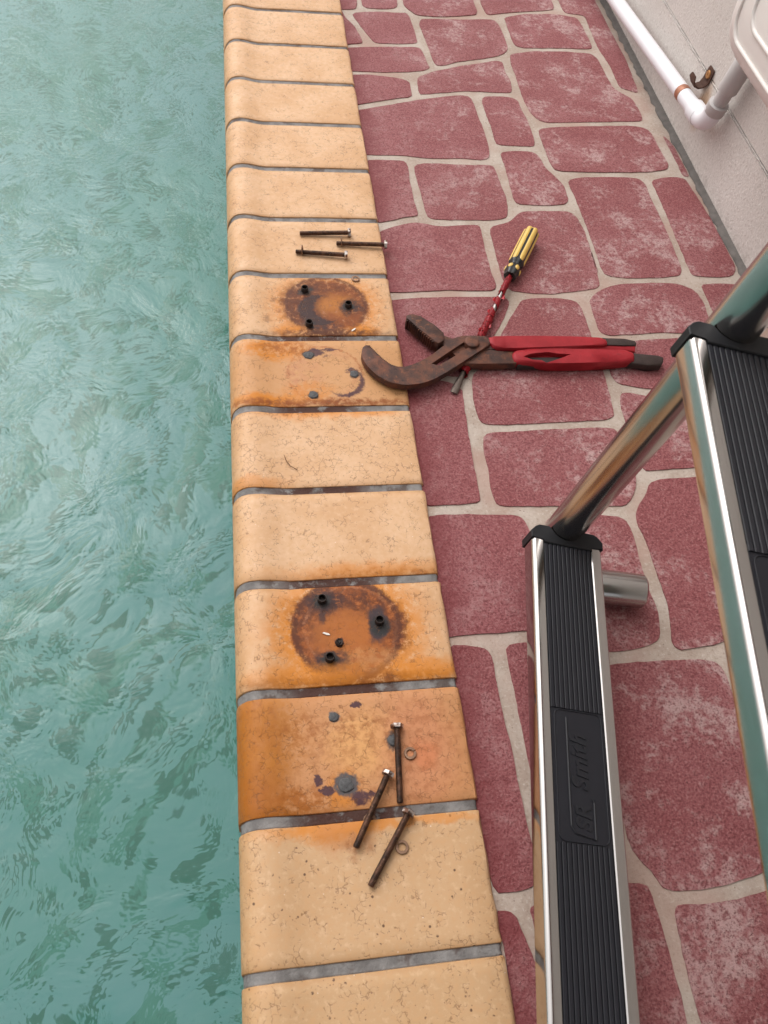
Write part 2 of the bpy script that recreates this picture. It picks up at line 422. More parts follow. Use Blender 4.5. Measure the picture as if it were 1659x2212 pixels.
bm = bmesh.new()
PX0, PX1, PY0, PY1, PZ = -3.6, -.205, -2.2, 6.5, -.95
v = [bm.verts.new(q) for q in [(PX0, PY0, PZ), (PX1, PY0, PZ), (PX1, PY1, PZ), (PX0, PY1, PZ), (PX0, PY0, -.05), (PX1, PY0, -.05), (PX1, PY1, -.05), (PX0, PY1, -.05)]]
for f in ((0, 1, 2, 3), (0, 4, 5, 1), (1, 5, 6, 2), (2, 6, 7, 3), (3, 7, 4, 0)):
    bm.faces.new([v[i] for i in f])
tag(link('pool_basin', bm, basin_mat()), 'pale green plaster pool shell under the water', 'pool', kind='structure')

gx = np.concatenate([np.linspace(PX0, -1.6, 18)[:-1], np.arange(-1.6, PX1, .010), [PX1]])
gy = np.concatenate([np.linspace(PY0, -.6, 14)[:-1], np.arange(-.6, 2.6, .010), np.linspace(2.6, PY1, 30)])
X, Y = np.meshgrid(gx, gy)
hgt = np.zeros_like(X)
wx = X + .05 * np.sin(3.1 * Y + 1.3) + .04 * np.sin(5.7 * X - 2.2 * Y)
wy = Y + .05 * np.sin(4.2 * X + .4) + .03 * np.sin(6.3 * Y + 3.0 * X)
for i in range(46):
    lam = .05 * (7 ** rng.random())
    th = math.radians(35) + rng.normal() * 1.0
    k = 2 * math.pi / lam
    amp = .0022 * lam ** 1.05 * rng.uniform(.4, 1.)
    ph = k * (wx * math.cos(th) + wy * math.sin(th)) + rng.uniform(0, 6.28)
    env = .55 + .45 * np.sin(2.1 * X * rng.uniform(.5, 2) + 2.3 * Y * rng.uniform(.5, 2) + rng.uniform(0, 6.28))
    hgt += amp * env * (np.sin(ph) + .25 * np.sin(2 * ph + 1))
verts = np.stack([X.ravel(), Y.ravel(), (WATER_Z + hgt).ravel()], 1)
nyy, nxx = X.shape
idx = np.arange(nyy * nxx).reshape(nyy, nxx)
quads = np.stack([idx[:-1, :-1].ravel(), idx[:-1, 1:].ravel(), idx[1:, 1:].ravel(), idx[1:, :-1].ravel()], 1)
me = bpy.data.meshes.new('pool_water')
me.from_pydata(verts.tolist(), [], quads.tolist())
tag(link_me('pool_water', me, water_mat(), smooth=True), 'rippled pale teal water of the swimming pool', 'water', kind='structure')

# ------------------------------------------------------------------ coping bricks
PROF = [(0.0, -.050), (0.0, -.030), (0.0, -.008), (-.0008, -.0035), (-.0028, -.0010), (-.006, 0)]
PROF += [(-.03, 0), (-.07, 0), (-.11, 0), (-.145, -.0003), (-.162, -.0004), (-.172, .0008), (-.181, .0026), (-.189, .0040), (-.197, .0044), (-.205, .0034), (-.2115, .0005), (-.2165, -.005), (-.2202, -.012), (-.2222, -.020), (-.2228, -.030), (-.2228, -.050)]
def prof_normals(P):
    N = []
    for i in range(len(P)):
        a, b = P[max(i - 1, 0)], P[min(i + 1, len(P) - 1)]
        d = Vector((b[0] - a[0], b[1] - a[1])).normalized()
        N.append((d.y * -1 * -1, -d.x))   # outward
    return N
PN = prof_normals(PROF)
HALF = .0553
def brick_bm(seed, rough_end=1.):
    r = random.Random(seed)
    bm = bmesh.new()
    ys = [(-HALF, .0019), (-HALF + .0005, .0005), (-HALF + .0014, .00005), (-HALF + .012, 0), (-.03, 0), (-.015, 0), (0, 0), (.015, 0), (.03, 0), (HALF - .012, 0), (HALF - .0014, .00005), (HALF - .0005, .0005), (HALF, .0019)]
    rows = []
    tilt = r.uniform(-.0004, .0004); skew = r.uniform(-.002, .002); wob = [r.uniform(-.0003, .0003) for _ in range(9)]
    for j, (y, ins) in enumerate(ys):
        row = []
        for i, (x, z) in enumerate(PROF):
            nx, nz = PN[i]
            jx = r.uniform(-.0006, .0006) * rough_end if i < 5 else 0
            jy = r.uniform(-.0002, .0002) if j in (0, 1, 11, 12) else 0
            row.append(bm.verts.new((x - nx * ins + jx + wob[j % 9] * (i < 6), y + jy + skew * x, z - nz * ins + tilt * y * 10 + (jx * .6 if i > 1 else 0))))
        rows.append(row)
    for j in range(len(rows) - 1):
        for i in range(len(PROF) - 1):
            bm.faces.new((rows[j][i], rows[j + 1][i], rows[j + 1][i + 1], rows[j][i + 1]))
    bm.faces.new(rows[0]); bm.faces.new(rows[-1][::-1])
    bmesh.ops.recalc_face_normals(bm, faces=bm.faces)
    return bm

FLAKE = (.085, .035, .04)
STAINS = {
 6: [   # y .72-.84, ring with dark crescent
  ('disc', -.092, .779, .074, .064, .35, .85, ORANGE, .45), ('disc', -.092, .781, .056, .048, .12, .85, RUST, .25), ('disc', -.092, .781, .055, .048, .12, .6, RUST, 0), ('disc', -.092, .781, .054, .047, .15, .75, BROWN, .7),
  ('disc', -.118, .783, .034, .046, .25, .75, BROWN, .45), ('disc', -.080, .800, .03, .018, .4, .6, RUST, .8), ('hard', -.085, .812, .03, .006, .3, .6, BROWN, .7), ('ring', -.092, .781, .053, .005, .8, .8, BROWN, .4),
  ('disc', -.080, .781, .024, .022, .5, .75, (.50, .18, .03), .4), ('disc', -.069, .757, .022, .016, .4, .7, RUST, .6),
  ('cres', -.102, .772, .029, -.086, .776, .0235, .95, DARK, 0), ('disc', -.098, .738, .022, .008, .3, .85, DARK, .7),
  ('disc', -.060, .778, .014, .015, .35, .9, DARK, .5), ('disc', -.119, .808, .011, .009, .3, .9, BLACK, 0), ('disc', -.117, .742, .010, .009, .3, .9, BLACK, 0), ('hard', -.062, .778, .008, .007, .2, .9, BLACK, 0),
  ('disc', -.048, .732, .020, .012, .6, .9, ORANGE, 0), ('disc', -.145, .735, .02, .010, .6, .8, ORANGE, 0), ('disc', -.09, .729, .07, .007, .6, .95, BROWN, .5),
  ('disc', -.163, .789, .005, .005, .4, .4, BROWN, 0), ('disc', -.158, .77, .004, .004, .4, .4, RUST, 0), ('disc', -.170, .756, .004, .004, .4, .35, BROWN, 0)],
 5: [   # y .60-.72, pale ring with flakes
  ('disc', -.10, .66, .14, .08, .3, .80, (.54, .265, .105), 0), ('ring', -.103, .657, .047, .003, .9, .75, (.36, .11, .03), .6), ('ring', -.103, .657, .040, .008, .9, .45, (.44, .17, .08), .8),
  ('disc', -.13, .652, .024, .04, .3, .45, (.52, .23, .12), .7), ('disc', -.165, .700, .040, .018, .4, .9, ORANGE, .5), ('disc', -.150, .703, .03, .010, .5, .7, RUST, .7),
  ('disc', -.18, .615, .04, .010, .5, .9, ORANGE, 0), ('disc', -.11, .611, .12, .006, .5, .9, RUST, .5), ('disc', -.125, .628, .03, .014, .5, .6, ORANGE, .5),
  ('hard', -.114, .694, .012, .006, .2, .95, FLAKE, .2), ('hard', -.101, .699, .018, .0022, .2, .95, FLAKE, .3), ('hard', -.103, .690, .012, .006, .2, .9, FLAKE, 1.),
  ('hard', -.122, .690, .008, .007, .25, .85, BLACK, 0), ('cres', -.079, .644, .025, -.084, .648, .0245, .95, FLAKE, .1), ('hard', -.069, .662, .008, .005, .2, .9, FLAKE, .4), ('hard', -.0745, .623, .0035, .0025, .2, .95, FLAKE, 0),
  ('hard', -.066, .656, .006, .007, .3, .8, BLACK, 0), ('hard', -.120, .623, .0065, .006, .3, .8, BLACK, 0)],
 4: [('disc', -.12, .598, .06, .012, .7, .75, ORANGE, 0), ('disc', -.13, .599, .035, .006, .5, .75, RUST, .7), ('disc', -.05, .596, .03, .010, .7, .6, ORANGE, 0), ('disc', -.21, .49, .05, .01, .6, .5, ORANGE, 0)],
 3: [('disc', -.07, .366, .08, .008, .6, .7, RUST, .7), ('disc', -.08, .372, .09, .010, .7, .6, ORANGE, 0)],
 2: [   # y .24-.36, big rusted disc
  ('disc', -.107, .304, .082, .072, .32, .95, ORANGE, .4), ('disc', -.107, .306, .058, .053, .08, .88, (.36, .090, .010), 0), ('disc', -.107, .306, .056, .052, .10, .85, RUST, .4), ('disc', -.107, .306, .055, .051, .15, .7, BROWN, .8),
  ('ring', -.107, .306, .0545, .0055, .8, .9, BROWN, .35), ('disc', -.132, .322, .03, .026, .4, .75, BROWN, .5), ('disc', -.09, .33, .035, .016, .4, .6, BROWN, .75), ('disc', -.118, .280, .03, .014, .4, .5, BROWN, .85), ('disc', -.108, .300, .034, .028, .5, .85, (.44, .135, .022), .35),
  ('disc', -.097, .336, .024, .009, .35, .7, BROWN, .7), ('ring', -.1035, .306, .0475, .0028, .8, .55, (.50, .20, .09), .9), ('disc', -.088, .272, .028, .012, .4, .55, (.62, .27, .09), .6),
  ('disc', -.129, .338, .018, .014, .4, .92, DARK, .35), ('hard', -.131, .339, .009, .009, .25, .95, BLACK, 0), ('hard', -.132, .322, .004, .010, .4, .8, DARK, .4), ('disc', -.074, .308, .012, .019, .28, .97, (.04, .025, .03), 0), ('hard', -.073, .306, .011, .011, .3, .95, BLACK, 0),
  ('disc', -.126, .272, .017, .010, .35, .9, DARK, .3), ('hard', -.128, .273, .009, .008, .25, .95, BLACK, 0), ('hard', -.1168, .29, .005, .005, .25, .8, DARK, 0),
  ('disc', -.052, .300, .010, .022, .4, .75, BROWN, .6), ('disc', -.10, .251, .10, .008, .5, .95, (.16, .04, .008), .5), ('disc', -.03, .256, .04, .012, .6, .8, ORANGE, 0), ('disc', -.15, .256, .06, .012, .6, .7, ORANGE, 0)],
 1: [   # y .12-.24, orange stained with bolts
  ('disc', -.10, .18, .16, .09, .3, .72, (.50, .20, .065), 0), ('disc', -.207, .175, .028, .080, .45, .95, (.36, .11, .006), 0), ('disc', -.185, .20, .03, .04, .6, .7, (.50, .19, .03), .6), ('disc', -.18, .135, .045, .014, .5, .9, (.36, .11, .010), .5),
  ('disc', -.105, .185, .032, .03, .6, .7, (.70, .36, .13), 0), ('disc', -.05, .175, .035, .05, .5, .55, (.56, .22, .11), 0), ('disc', -.045, .17, .012, .014, .5, .5, (.6, .18, .07), 0), ('disc', -.14, .20, .06, .02, .6, .6, RUST, .85), ('disc', -.10, .15, .09, .03, .6, .45, RUST, .9), ('disc', -.05, .20, .05, .03, .6, .45, RUST, .9), ('disc', -.125, .142, .014, .016, .5, .7, ORANGE, 0),
  ('hard', -.107, .2236, .0055, .0032, .15, 1., FLAKE, 0), ('hard', -.148, .154, .004, .006, .2, 1., FLAKE, .25), ('hard', -.1396, .1445, .006, .0045, .2, 1., FLAKE, 0), ('hard', -.111, .1355, .008, .007, .2, 1., FLAKE, .25), ('hard', -.101, .137, .007, .003, .2, 1., FLAKE, .5), ('hard', -.147, .144, .002, .002, .2, 1., FLAKE, 0),
  ('hard', -.1225, .1485, .0115, .011, .2, .95, (.07, .075, .085), .05), ('hard', -.1288, .2131, .0058, .0056, .2, .8, (.10, .10, .11), 0), ('hard', -.0735, .1856, .007, .009, .3, .85, (.06, .05, .05), 0)],
 0: [('disc', -.14, .110, .055, .008, .6, .8, ORANGE, 0), ('disc', -.128, .105, .024, .014, .5, .65, (.50, .19, .05), 0), ('disc', -.118, .092, .012, .010, .6, .5, RUST, .6), ('disc', -.06, .110, .06, .004, .6, .6, ORANGE, 0)],
}
BR = brick_material()
BRB = brick_material((), 'beige_brick', .85)
def mortar_mat():
    t = NT('grey_mortar')
    a = t.noise(45, 4, .6)
    c = t.mix(t.mr(a, .35, .65), (.16, .148, .142), (.27, .255, .245))
    c = t.mix(t.mr(t.noise(28, 4, .7), .54, .64, 0, .75), c, (.09, .06, .05))
    y = t.sep(t.pos())[1]
    rf = t.math('MULTIPLY', t.mr(y, .05, .12), t.mr(y, .86, .72))
    rf = t.math('MULTIPLY', rf, t.mr(t.math('ABSOLUTE', t.math('ADD', t.sep(t.pos())[0], .12)), .075, .03))
    c = t.mix(t.math('MULTIPLY', rf, t.mr(t.noise(60, 4, .7), .34, .48, 0, .95)), c, (.065, .024, .016))
    return t.bsdf(c, .75, 0, t.bump(t.noise(260, 4, .6), .6, .002), .3)
MORT = mortar_mat()
coping = empty('pool_coping', (0, 0, 0))
tag(coping, 'cream bullnose brick coping along the pool edge', 'coping', kind='structure')
bricks = {}
for k in range(-4, 20):
    mat = brick_material(STAINS[k], 'stained_cream_brick', .7 if k == 0 else 0.) if k in STAINS else (BRB if k < 0 else BR)
    b = link('coping_brick', brick_bm(100 + k, 1.6 if k <= 0 else .9), mat, coping, autosmooth=35)
    b.location = (0, .12 * k + .06, 0)
    bricks[k] = b
    if k in STAINS and k in (6, 5, 2, 1):
        b['label'] = {6: 'cream brick with rust ring and three tall sleeves beside a washer', 5: 'rust tinted brick with three flush grey plugs under plier jaw', 2: 'cream brick with large rusted disc and three open sleeves', 1: 'orange stained brick with loose bolts on it'}[k]
for k in range(-4, 20):
    bm = bmesh.new()
    rows = []
    for y in (-.0053, -.0030, 0, .0030, .0053):
        row = []
        for i, (x, z) in enumerate(PROF):
            nx, nz = PN[i]
            d = .0018 + (.0005 if abs(y) < .003 else 0) + random.uniform(-.0005, .0005)
            row.append(bm.verts.new((x - nx * d, y + .12 * k, z - nz * d)))
        rows.append(row)
    for j in range(4):
        for i in range(len(PROF) - 1):
            bm.faces.new((rows[j][i], rows[j + 1][i], rows[j + 1][i + 1], rows[j][i + 1]))
    bm.faces.new(rows[0]); bm.faces.new(rows[-1][::-1])
    bmesh.ops.recalc_face_normals(bm, faces=bm.faces)
    link('mortar_joint', bm, MORT, coping, smooth=True)
# concrete beam that carries the coping
bm = bmesh.new(); bmesh.ops.create_cube(bm, size=1)
xform(bm, Matrix.Translation((-.10, 1.5, -.151)) @ Matrix.Diagonal((.205, 9, .2, 1)))
link('bond_beam', bm, plain('concrete_beam', (.4, .38, .35), .8), coping)

# anchor sleeves and cut-off plugs in the bricks
SLEEVE = plain('rusted_sleeve', (.035, .025, .022), .55, .5, .5, 300)
SLIN = plain('sleeve_bore', (.012, .010, .010), .7, .2, .3, 300)
PLUG = plain('grey_lead_plug', (.095, .093, .095), .6, .3, .6, 350, .6)
def ring_bm(c, ro, ri, z0, z1, zin, seg=20):
    bm = bmesh.new()
    L = []
    for r_, z in ((ro * 1.03, z0), (ro, z1 - .0005), (ro - .0004, z1), (ri + .0003, z1), (ri, z1 - .0006), (ri, zin)):
        L.append([bm.verts.new((c[0] + r_ * math.cos(2 * math.pi * i / seg), c[1] + r_ * math.sin(2 * math.pi * i / seg), z)) for i in range(seg)])
    for a, b in zip(L[:-1], L[1:]):
        for i in range(seg):
            bm.faces.new((a[i], a[(i + 1) % seg], b[(i + 1) % seg], b[i]))
    bm.faces.new(L[-1][::-1])
    bmesh.ops.recalc_face_normals(bm, faces=bm.faces)
    return bm
for k, pts in ((6, [(-.1194, .8094), (-.0624, .7795), (-.1176, .7441)]), (2, [(-.1309, .3393), (-.0732, .3110), (-.1279, .2737)])):
    for x, y in pts:
        link('anchor_sleeve', ring_bm((x, y), .0048, .0036, -.004, .0065, .0005), SLEEVE, bricks[k], autosmooth=40)
def plug_bm(x, y, r_, h, seed):
    q = random.Random(seed); bm = bmesh.new(); seg = 14
    L = []
    for s_, z in ((1.15, -.002), (1.0, h * .6), (.8, h), (.45, h * .75), (.3, h * 1.05)):
        L.append([bm.verts.new((x + r_ * s_ * q.uniform(.85, 1.12) * math.cos(2 * math.pi * i / seg), y + r_ * s_ * q.uniform(.85, 1.12) * math.sin(2 * math.pi * i / seg), z + q.uniform(-.0002, .0002))) for i in range(seg)])
    for a, b in zip(L[:-1], L[1:]):
        for i in range(seg): bm.faces.new((a[i], a[(i + 1) % seg], b[(i + 1) % seg], b[i]))
    bm.faces.new(L[-1])
    return bm
for k, pts in ((5, [(-.1222, .6892, .0062), (-.0659, .6563, .0055), (-.1202, .6226, .0058)]), (1, [(-.1288, .2131, .0048), (-.0740, .1856, .0055), (-.1231, .1476, .0070)])):
    for i, (x, y, r_) in enumerate(pts):
        link('anchor_plug', plug_bm(x, y, r_, .0014, i + k * 10), PLUG, bricks[k], autosmooth=50)
link('broken_stud', plug_bm(-.1168, .2900, .0042, .0035, 91), SLEEVE, bricks[2], autosmooth=50)

# ------------------------------------------------------------------ paving
def stone_mat():
    t = NT('red_stencil_coating')
    p = t.pos(); r = t.rnd()
    a = t.noise(8, 4, .6)
    b = t.noise(430, 4, .75)                # grain of the coating
    b2 = t.noise(140, 4, .7)
    c_ = t.noise(26, 4, .65, dist=.4)
    x = t.sep(p)[0]
    c = t.mix(t.mr(a, .35, .65), (.27, .074, .076), (.34, .125, .128))
    c = t.mix(t.math('MULTIPLY', r, .4), c, (.33, .10, .11))
    # chalky wear in patches, more of it away from the pool edge
    wv = t.math('ADD', t.math('MULTIPLY', c_, .55), t.math('ADD', t.math('MULTIPLY', a, .45), t.math('MULTIPLY', b2, .45)))
    wear = t.math('MULTIPLY', t.mr(wv, .72, .88), t.mr(x, .0, .25, .25, 1.))
    c = t.mix(t.math('MULTIPLY', wear, .75), c, (.58, .41, .39))
    c = t.mix(t.mr(b, .52, .66, 0, .45), c, (.52, .29, .28))
    c = t.mix(t.mr(b, .50, .36, 0, .80), c, (.13, .025, .028))
    c = t.mix(t.mr(b2, .46, .34, 0, .45), c, (.17, .030, .034))
    edge = t.mr(t.math('ADD', x, t.math('MULTIPLY', t.math('SUBTRACT', c_, .5), .06)), .040, -.005)
    c = t.mix(t.math('MULTIPLY', edge, .6), c, (.17, .02, .024))
    g = t.vor(300); gm = t.math('MULTIPLY', t.mr(g, .22, .12), t.mr(b2, .56, .64))
    c = t.mix(t.math('MULTIPLY', gm, .8), c, (.05, .012, .014))
    h = t.math('ADD', b, t.math('MULTIPLY', b2, .8))
    return t.bsdf(c, .62, 0, t.bump(h, .7, .0028), .35)
def grout_mat():
    t = NT('sand_concrete')
    a = t.noise(18, 4, .6); b = t.noise(260, 5, .7)
    c = t.mix(t.mr(a, .35, .65), (.41, .320, .262), (.51, .430, .370))
    c = t.mix(t.mr(b, .54, .70, 0, .6), c, (.66, .60, .54))
    c = t.mix(t.mr(b, .46, .30, 0, .6), c, (.26, .19, .15))
    d = t.vor(180); dm = t.math('MULTIPLY', t.mr(d, .18, .09), t.mr(t.noise(60, 2), .54, .62))
    c = t.mix(t.math('MULTIPLY', dm, .8), c, (.12, .08, .06))
    c = t.mix(t.mr(t.noise(9, 3, vec=t.vmath('ADD', t.pos(), (4, 4, 4))), .48, .66, 0, .55), c, (.43, .27, .22))
    return t.bsdf(c, .8, 0, t.bump(b, .6, .0018), .3)
STONE, GROUT = stone_mat(), grout_mat()
bm = bmesh.new()
v = [bm.verts.new(q) for q in [(-.003, -3, -.0075), (.55, -3, -.0075), (.55, 7, -.0075), (-.003, 7, -.0075), (-.003, -3, -.09), (.55, -3, -.09), (.55, 7, -.09), (-.003, 7, -.09)]]
for f in ((0, 1, 2, 3), (0, 4, 5, 1), (1, 5, 6, 2), (2, 6, 7, 3), (3, 7, 4, 0), (7, 6, 5, 4)):
    bm.faces.new([v[i] for i in f])
paving = tag(link('paving', bm, GROUT), 'red stencilled crazy paving with sandy joints beside the pool', 'paving', kind='structure')
# a few more stones outside the frame, so that the paving goes on
def jit(cx, cy, w, h, s):
    q = random.Random(s)
    P = []
    for (a, b) in ((-1, -1), (0, -1.03), (1, -1), (1.03, 0), (1, 1), (0, 1.03), (-1, 1), (-1.03, 0)):
        P.append((cx + a * w / 2 * q.uniform(.93, 1.0), cy + b * h / 2 * q.uniform(.93, 1.0)))
    return [(x * 1000, y * 1000) for x, y in P]
EXTRA = []
yy = 1.70
for row in range(6):
    hh = .14 + .03 * (row % 3)
    ws = [(.15, .2, .185), (.22, .16, .15), (.12, .24, .175)][row % 3]
    xx = 0.0
    for w in ws:
        EXTRA.append(jit(xx + w / 2, yy + hh / 2, w - .016, hh - .016, row * 7 + int(w * 100))); xx += w
    yy += hh
EXTRA += [jit(.506, .785, .062, .10, 3), jit(.506, .67, .062, .10, 4), jit(.466, .555, .135, .11, 5), jit(.470, .42, .14, .13, 6), jit(.470, .27, .14, .14, 8), jit(.465, .12, .14, .13, 13), jit(.465, -.03, .14, .13, 14),
          jit(.09, -.22, .15, .15, 9), jit(.25, -.20, .15, .17, 10), jit(.41, -.28, .14, .15, 12)]
for s_i, S_ in enumerate(STONES + EXTRA):
    P = [(x / 1000, y / 1000) for x, y in S_]
    # resample and let the stencil edge wander a little
    q = random.Random(s_i)
    R_ = []
    for (xa, ya), (xb, yb) in zip(P, P[1:] + P[:1]):
        m = max(1, int(math.hypot(xb - xa, yb - ya) / .014))
        R_ += [(xa + (xb - xa) * i / m, ya + (yb - ya) * i / m) for i in range(m)]
    P = chaikin(R_, 1, .22)
    G_ = []
    for i in range(len(P)):                      # the coating spreads a little past its stencil
        (xa, ya), (xb, yb) = P[i - 1], P[(i + 1) % len(P)]
        l_ = math.hypot(xb - xa, yb - ya) or 1
        G_.append((P[i][0] + (yb - ya) / l_ * .0009, P[i][1] - (xb - xa) / l_ * .0009))
    P = G_
    Q = [(max(-.0028, x + q.uniform(-.0006, .0006)), y + q.uniform(-.0006, .0006)) for x, y in P]
    bm = slab_bm(Q, -.0105, -.0062 + q.uniform(-.0003, .0003), .0006, 1)
    link('paving_stone', bm, STONE, paving, autosmooth=35)
# ------------------------------------------------------------------ house wall
WX = .557
def wall_mat():
    t = NT('painted_render')
    a = t.noise(6, 3); b = t.noise(260, 4, .65)
    c = t.mix(t.mr(a, .3, .7), (.60, .545, .505), (.65, .595, .555))
    c = t.mix(t.mr(b, .54, .68, 0, .6), c, (.40, .33, .30))
    c = t.mix(t.mr(b, .46, .32, 0, .5), c, (.84, .79, .76))
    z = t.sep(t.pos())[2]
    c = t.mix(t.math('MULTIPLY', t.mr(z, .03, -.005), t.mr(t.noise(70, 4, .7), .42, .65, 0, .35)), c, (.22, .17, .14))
    p = t.sep(t.pos())
    q = t.comb(t.math('ADD', p[1], t.math('MULTIPLY', t.math('SUBTRACT', t.noise(45, 3), .5), .02)), p[2], 0.)
    f = t.blotch(1.172, .074, .016, .034, .6, q)
    c = t.mix(t.math('MULTIPLY', f, .65), c, (.42, .20, .06))
    return t.bsdf(c, .7, 0, t.bump(t.math('ADD', b, t.math('MULTIPLY', t.noise(60, 3), .7)), .6, .0022), .3)
WALL = wall_mat()
wall = tag(empty('house_wall', (WX, 1.0, 0)), 'pale beige house wall of wide boards at the paving edge', 'wall')
z0 = -.03
for i, z1 in enumerate((.1125, .33, .55, .77, .99, 1.21, 1.43, 1.65, 1.87, 2.09, 2.31)):
    bm = bmesh.new(); bmesh.ops.create_cube(bm, size=1)
    xform(bm, Matrix.Translation((WX + .05 + (.0007 if i % 2 else 0), 2.0, (z0 + z1) / 2)) @ Matrix.Diagonal((.1, 10, z1 - z0 - .0010, 1)))
    bmesh.ops.bevel(bm, geom=list(bm.edges), offset=.002, segments=2, affect='EDGES')
    link('wall_board', bm, WALL, wall, autosmooth=40)
    z0 = z1
# unseen slab added behind the camera to shade the near end of the paving
bm = bmesh.new(); bmesh.ops.create_cube(bm, size=1)
xform(bm, Matrix.Translation((-.45, -2.05, 1.98)) @ Matrix.Diagonal((2.4, 4.0, .06, 1)))
link('added_shade_slab', bm, WALL, wall)
# ragged bead of paint and filler in the visible board joint
for zj in (.1125, .33):
    pts = []; rad = []
    y = -2.0
    while y < 5:
        fine = .6 < y < 1.9
        pts.append((WX + .0012 + random.uniform(-.0005, .0004), y, zj + random.uniform(-.0006, .0006))); rad.append(random.uniform(.0005, .0016))
        y += .008 if fine else .08
    link('joint_bead', sweep_bm(pts, rad, 6), WALL, wall, smooth=True)
bm = bmesh.new()
pts = []
y = -2.5
while y < 6.5:
    pts.append((y, random.uniform(.007, .0125))); y += .012 if .5 < y < 2 else .1
rows = [[bm.verts.new(q) for q in ((WX - w, y, -.0075), (WX - w, y, -.0045), (WX - .004, y, -.003 + random.uniform(0, .002)), (WX + .002, y, .001))] for y, w in pts]
for a, b in zip(rows[:-1], rows[1:]):
    for i in range(3): bm.faces.new((a[i], a[i + 1], b[i + 1], b[i]))
bmesh.ops.recalc_face_normals(bm, faces=bm.faces)
link('base_seal', bm, plain('dark_grimy_seal', (.13, .115, .105), .8, 0, .5, 90, .5), wall, smooth=True)

# ------------------------------------------------------------------ drain pipe
PVC = plain('white_pvc', (.82, .81, .84), .35, 0, .04, 30, 0)
PVCG = plain('shaded_grey_pvc', (.52, .49, .48), .4, 0, .05, 30, 0)  # upright leg and its grey sleeve; weaker light on the leg put into the colour
pipe = tag(empty('drain_pipe', (.535, 1.11, 0)), 'white plastic drain pipe running along wall base and turning up into box', 'pipe')
PXx = .5335
def pz(y): return .083 - (y - 1.11) * .085
E0 = Vector((PXx, 1.105, .0835))
link('straight_pipe', sweep_bm([(PXx, y, pz(y)) for y in (1.135, 1.4, 1.85)], .0128, 24), PVC, pipe, autosmooth=40)
link('pipe_socket', sweep_bm([(PXx, y, pz(y)) for y in (1.126, 1.1275, 1.151, 1.152)], [.0158, .0162, .0162, .0150], 24), PVC, pipe, autosmooth=40)
cc = Vector((PXx, 1.126, .112))
path = [cc + Vector((0, -math.sin(a) * .030, -math.cos(a) * .030)) for a in [math.radians(x) for x in range(-4, 95, 7)]]
link('elbow', sweep_bm(path, .0152, 24), PVC, pipe, autosmooth=60)
LY = 1.096
def legp(z): return (PXx + .001, LY - (z - .11) * .22, z)
link('leg_socket', sweep_bm([legp(z) for z in (.108, .1090, .124, .125)], [.0156, .0162, .0162, .0140], 24), PVCG, pipe, autosmooth=40)
link('leg_pipe', sweep_bm([legp(z) for z in (.100, .165)], .0118, 24), PVCG, pipe, autosmooth=40)
link('leg_sleeve', sweep_bm([legp(z) for z in (.148, .1490, .2005, .202)], [.0142, .0154, .0154, .0146], 24), PVCG, pipe, autosmooth=40)
hp = [legp(.196 + i * .0016) for i in range(24)]
link('corrugated_hose', sweep_bm(hp, [.0122 + (.0012 if i % 3 == 0 else 0) for i in range(24)], 20), PVCG, pipe, smooth=True)
link('rust_band', sweep_bm([(PXx, y, pz(y)) for y in (1.2105, 1.2085, 1.2030, 1.1975, 1.1955)], [.0129, .0133, .0134, .0133, .0129], 24), plain('rust_print', (.36, .15, .085), .42, .4, .5, 120), pipe, smooth=True)

# rusted pipe clip on the wall
RUSTY = plain('deep_rust', (.085, .038, .024), .8, .1, .6, 200, .6)
clip = tag(empty('pipe_clip', (WX, 1.19, .1)), 'rusted broken saddle clip screwed to the wall above the pipe', 'bracket')
bm = bmesh.new()
path = [(WX - .0015, .1275), (WX - .0018, .118), (WX - .0022, .106), (WX - .006, .0985), (WX - .013, .0955), (WX - .0205, .0985), (WX - .0245, .1060), (WX - .0235, .1125)]
wid = [.009, .011, .011, .009, .008, .0085, .011, .007]
rows = []
for i, (x, z) in enumerate(path):
    a, b = path[max(i - 1, 0)], path[min(i + 1, len(path) - 1)]
    d = Vector((b[0] - a[0], b[1] - a[1])).normalized(); nx, nz = d.y * .0013, -d.x * .0013
    yc = 1.187 + .0012 * i
    rows.append([bm.verts.new(q) for q in ((x - nx, yc - wid[i] + random.uniform(-.0008, .0008), z - nz), (x - nx, yc + wid[i], z - nz), (x + nx, yc + wid[i] + random.uniform(-.0008, .0008), z + nz), (x + nx, yc - wid[i], z + nz))])
for a, b in zip(rows[:-1], rows[1:]):
    for i in range(4): bm.faces.new((a[i], a[(i + 1) % 4], b[(i + 1) % 4], b[i]))
bm.faces.new(rows[0]); bm.faces.new(rows[-1][::-1])
bmesh.ops.recalc_face_normals(bm, faces=bm.faces)
link('strap', bm, RUSTY, clip)
bm = ring_bm((0, 0), .0062, .0012, 0, .0022, .0012, 18)
xform(bm, Matrix.Translation((WX - .0032, 1.188, .117)) @ Matrix.Rotation(-math.pi / 2, 4, 'Y'))
link('screw_head', bm, plain('orange_rust_screw', (.42, .20, .07), .5, .4, .3, 200), clip, autosmooth=40)

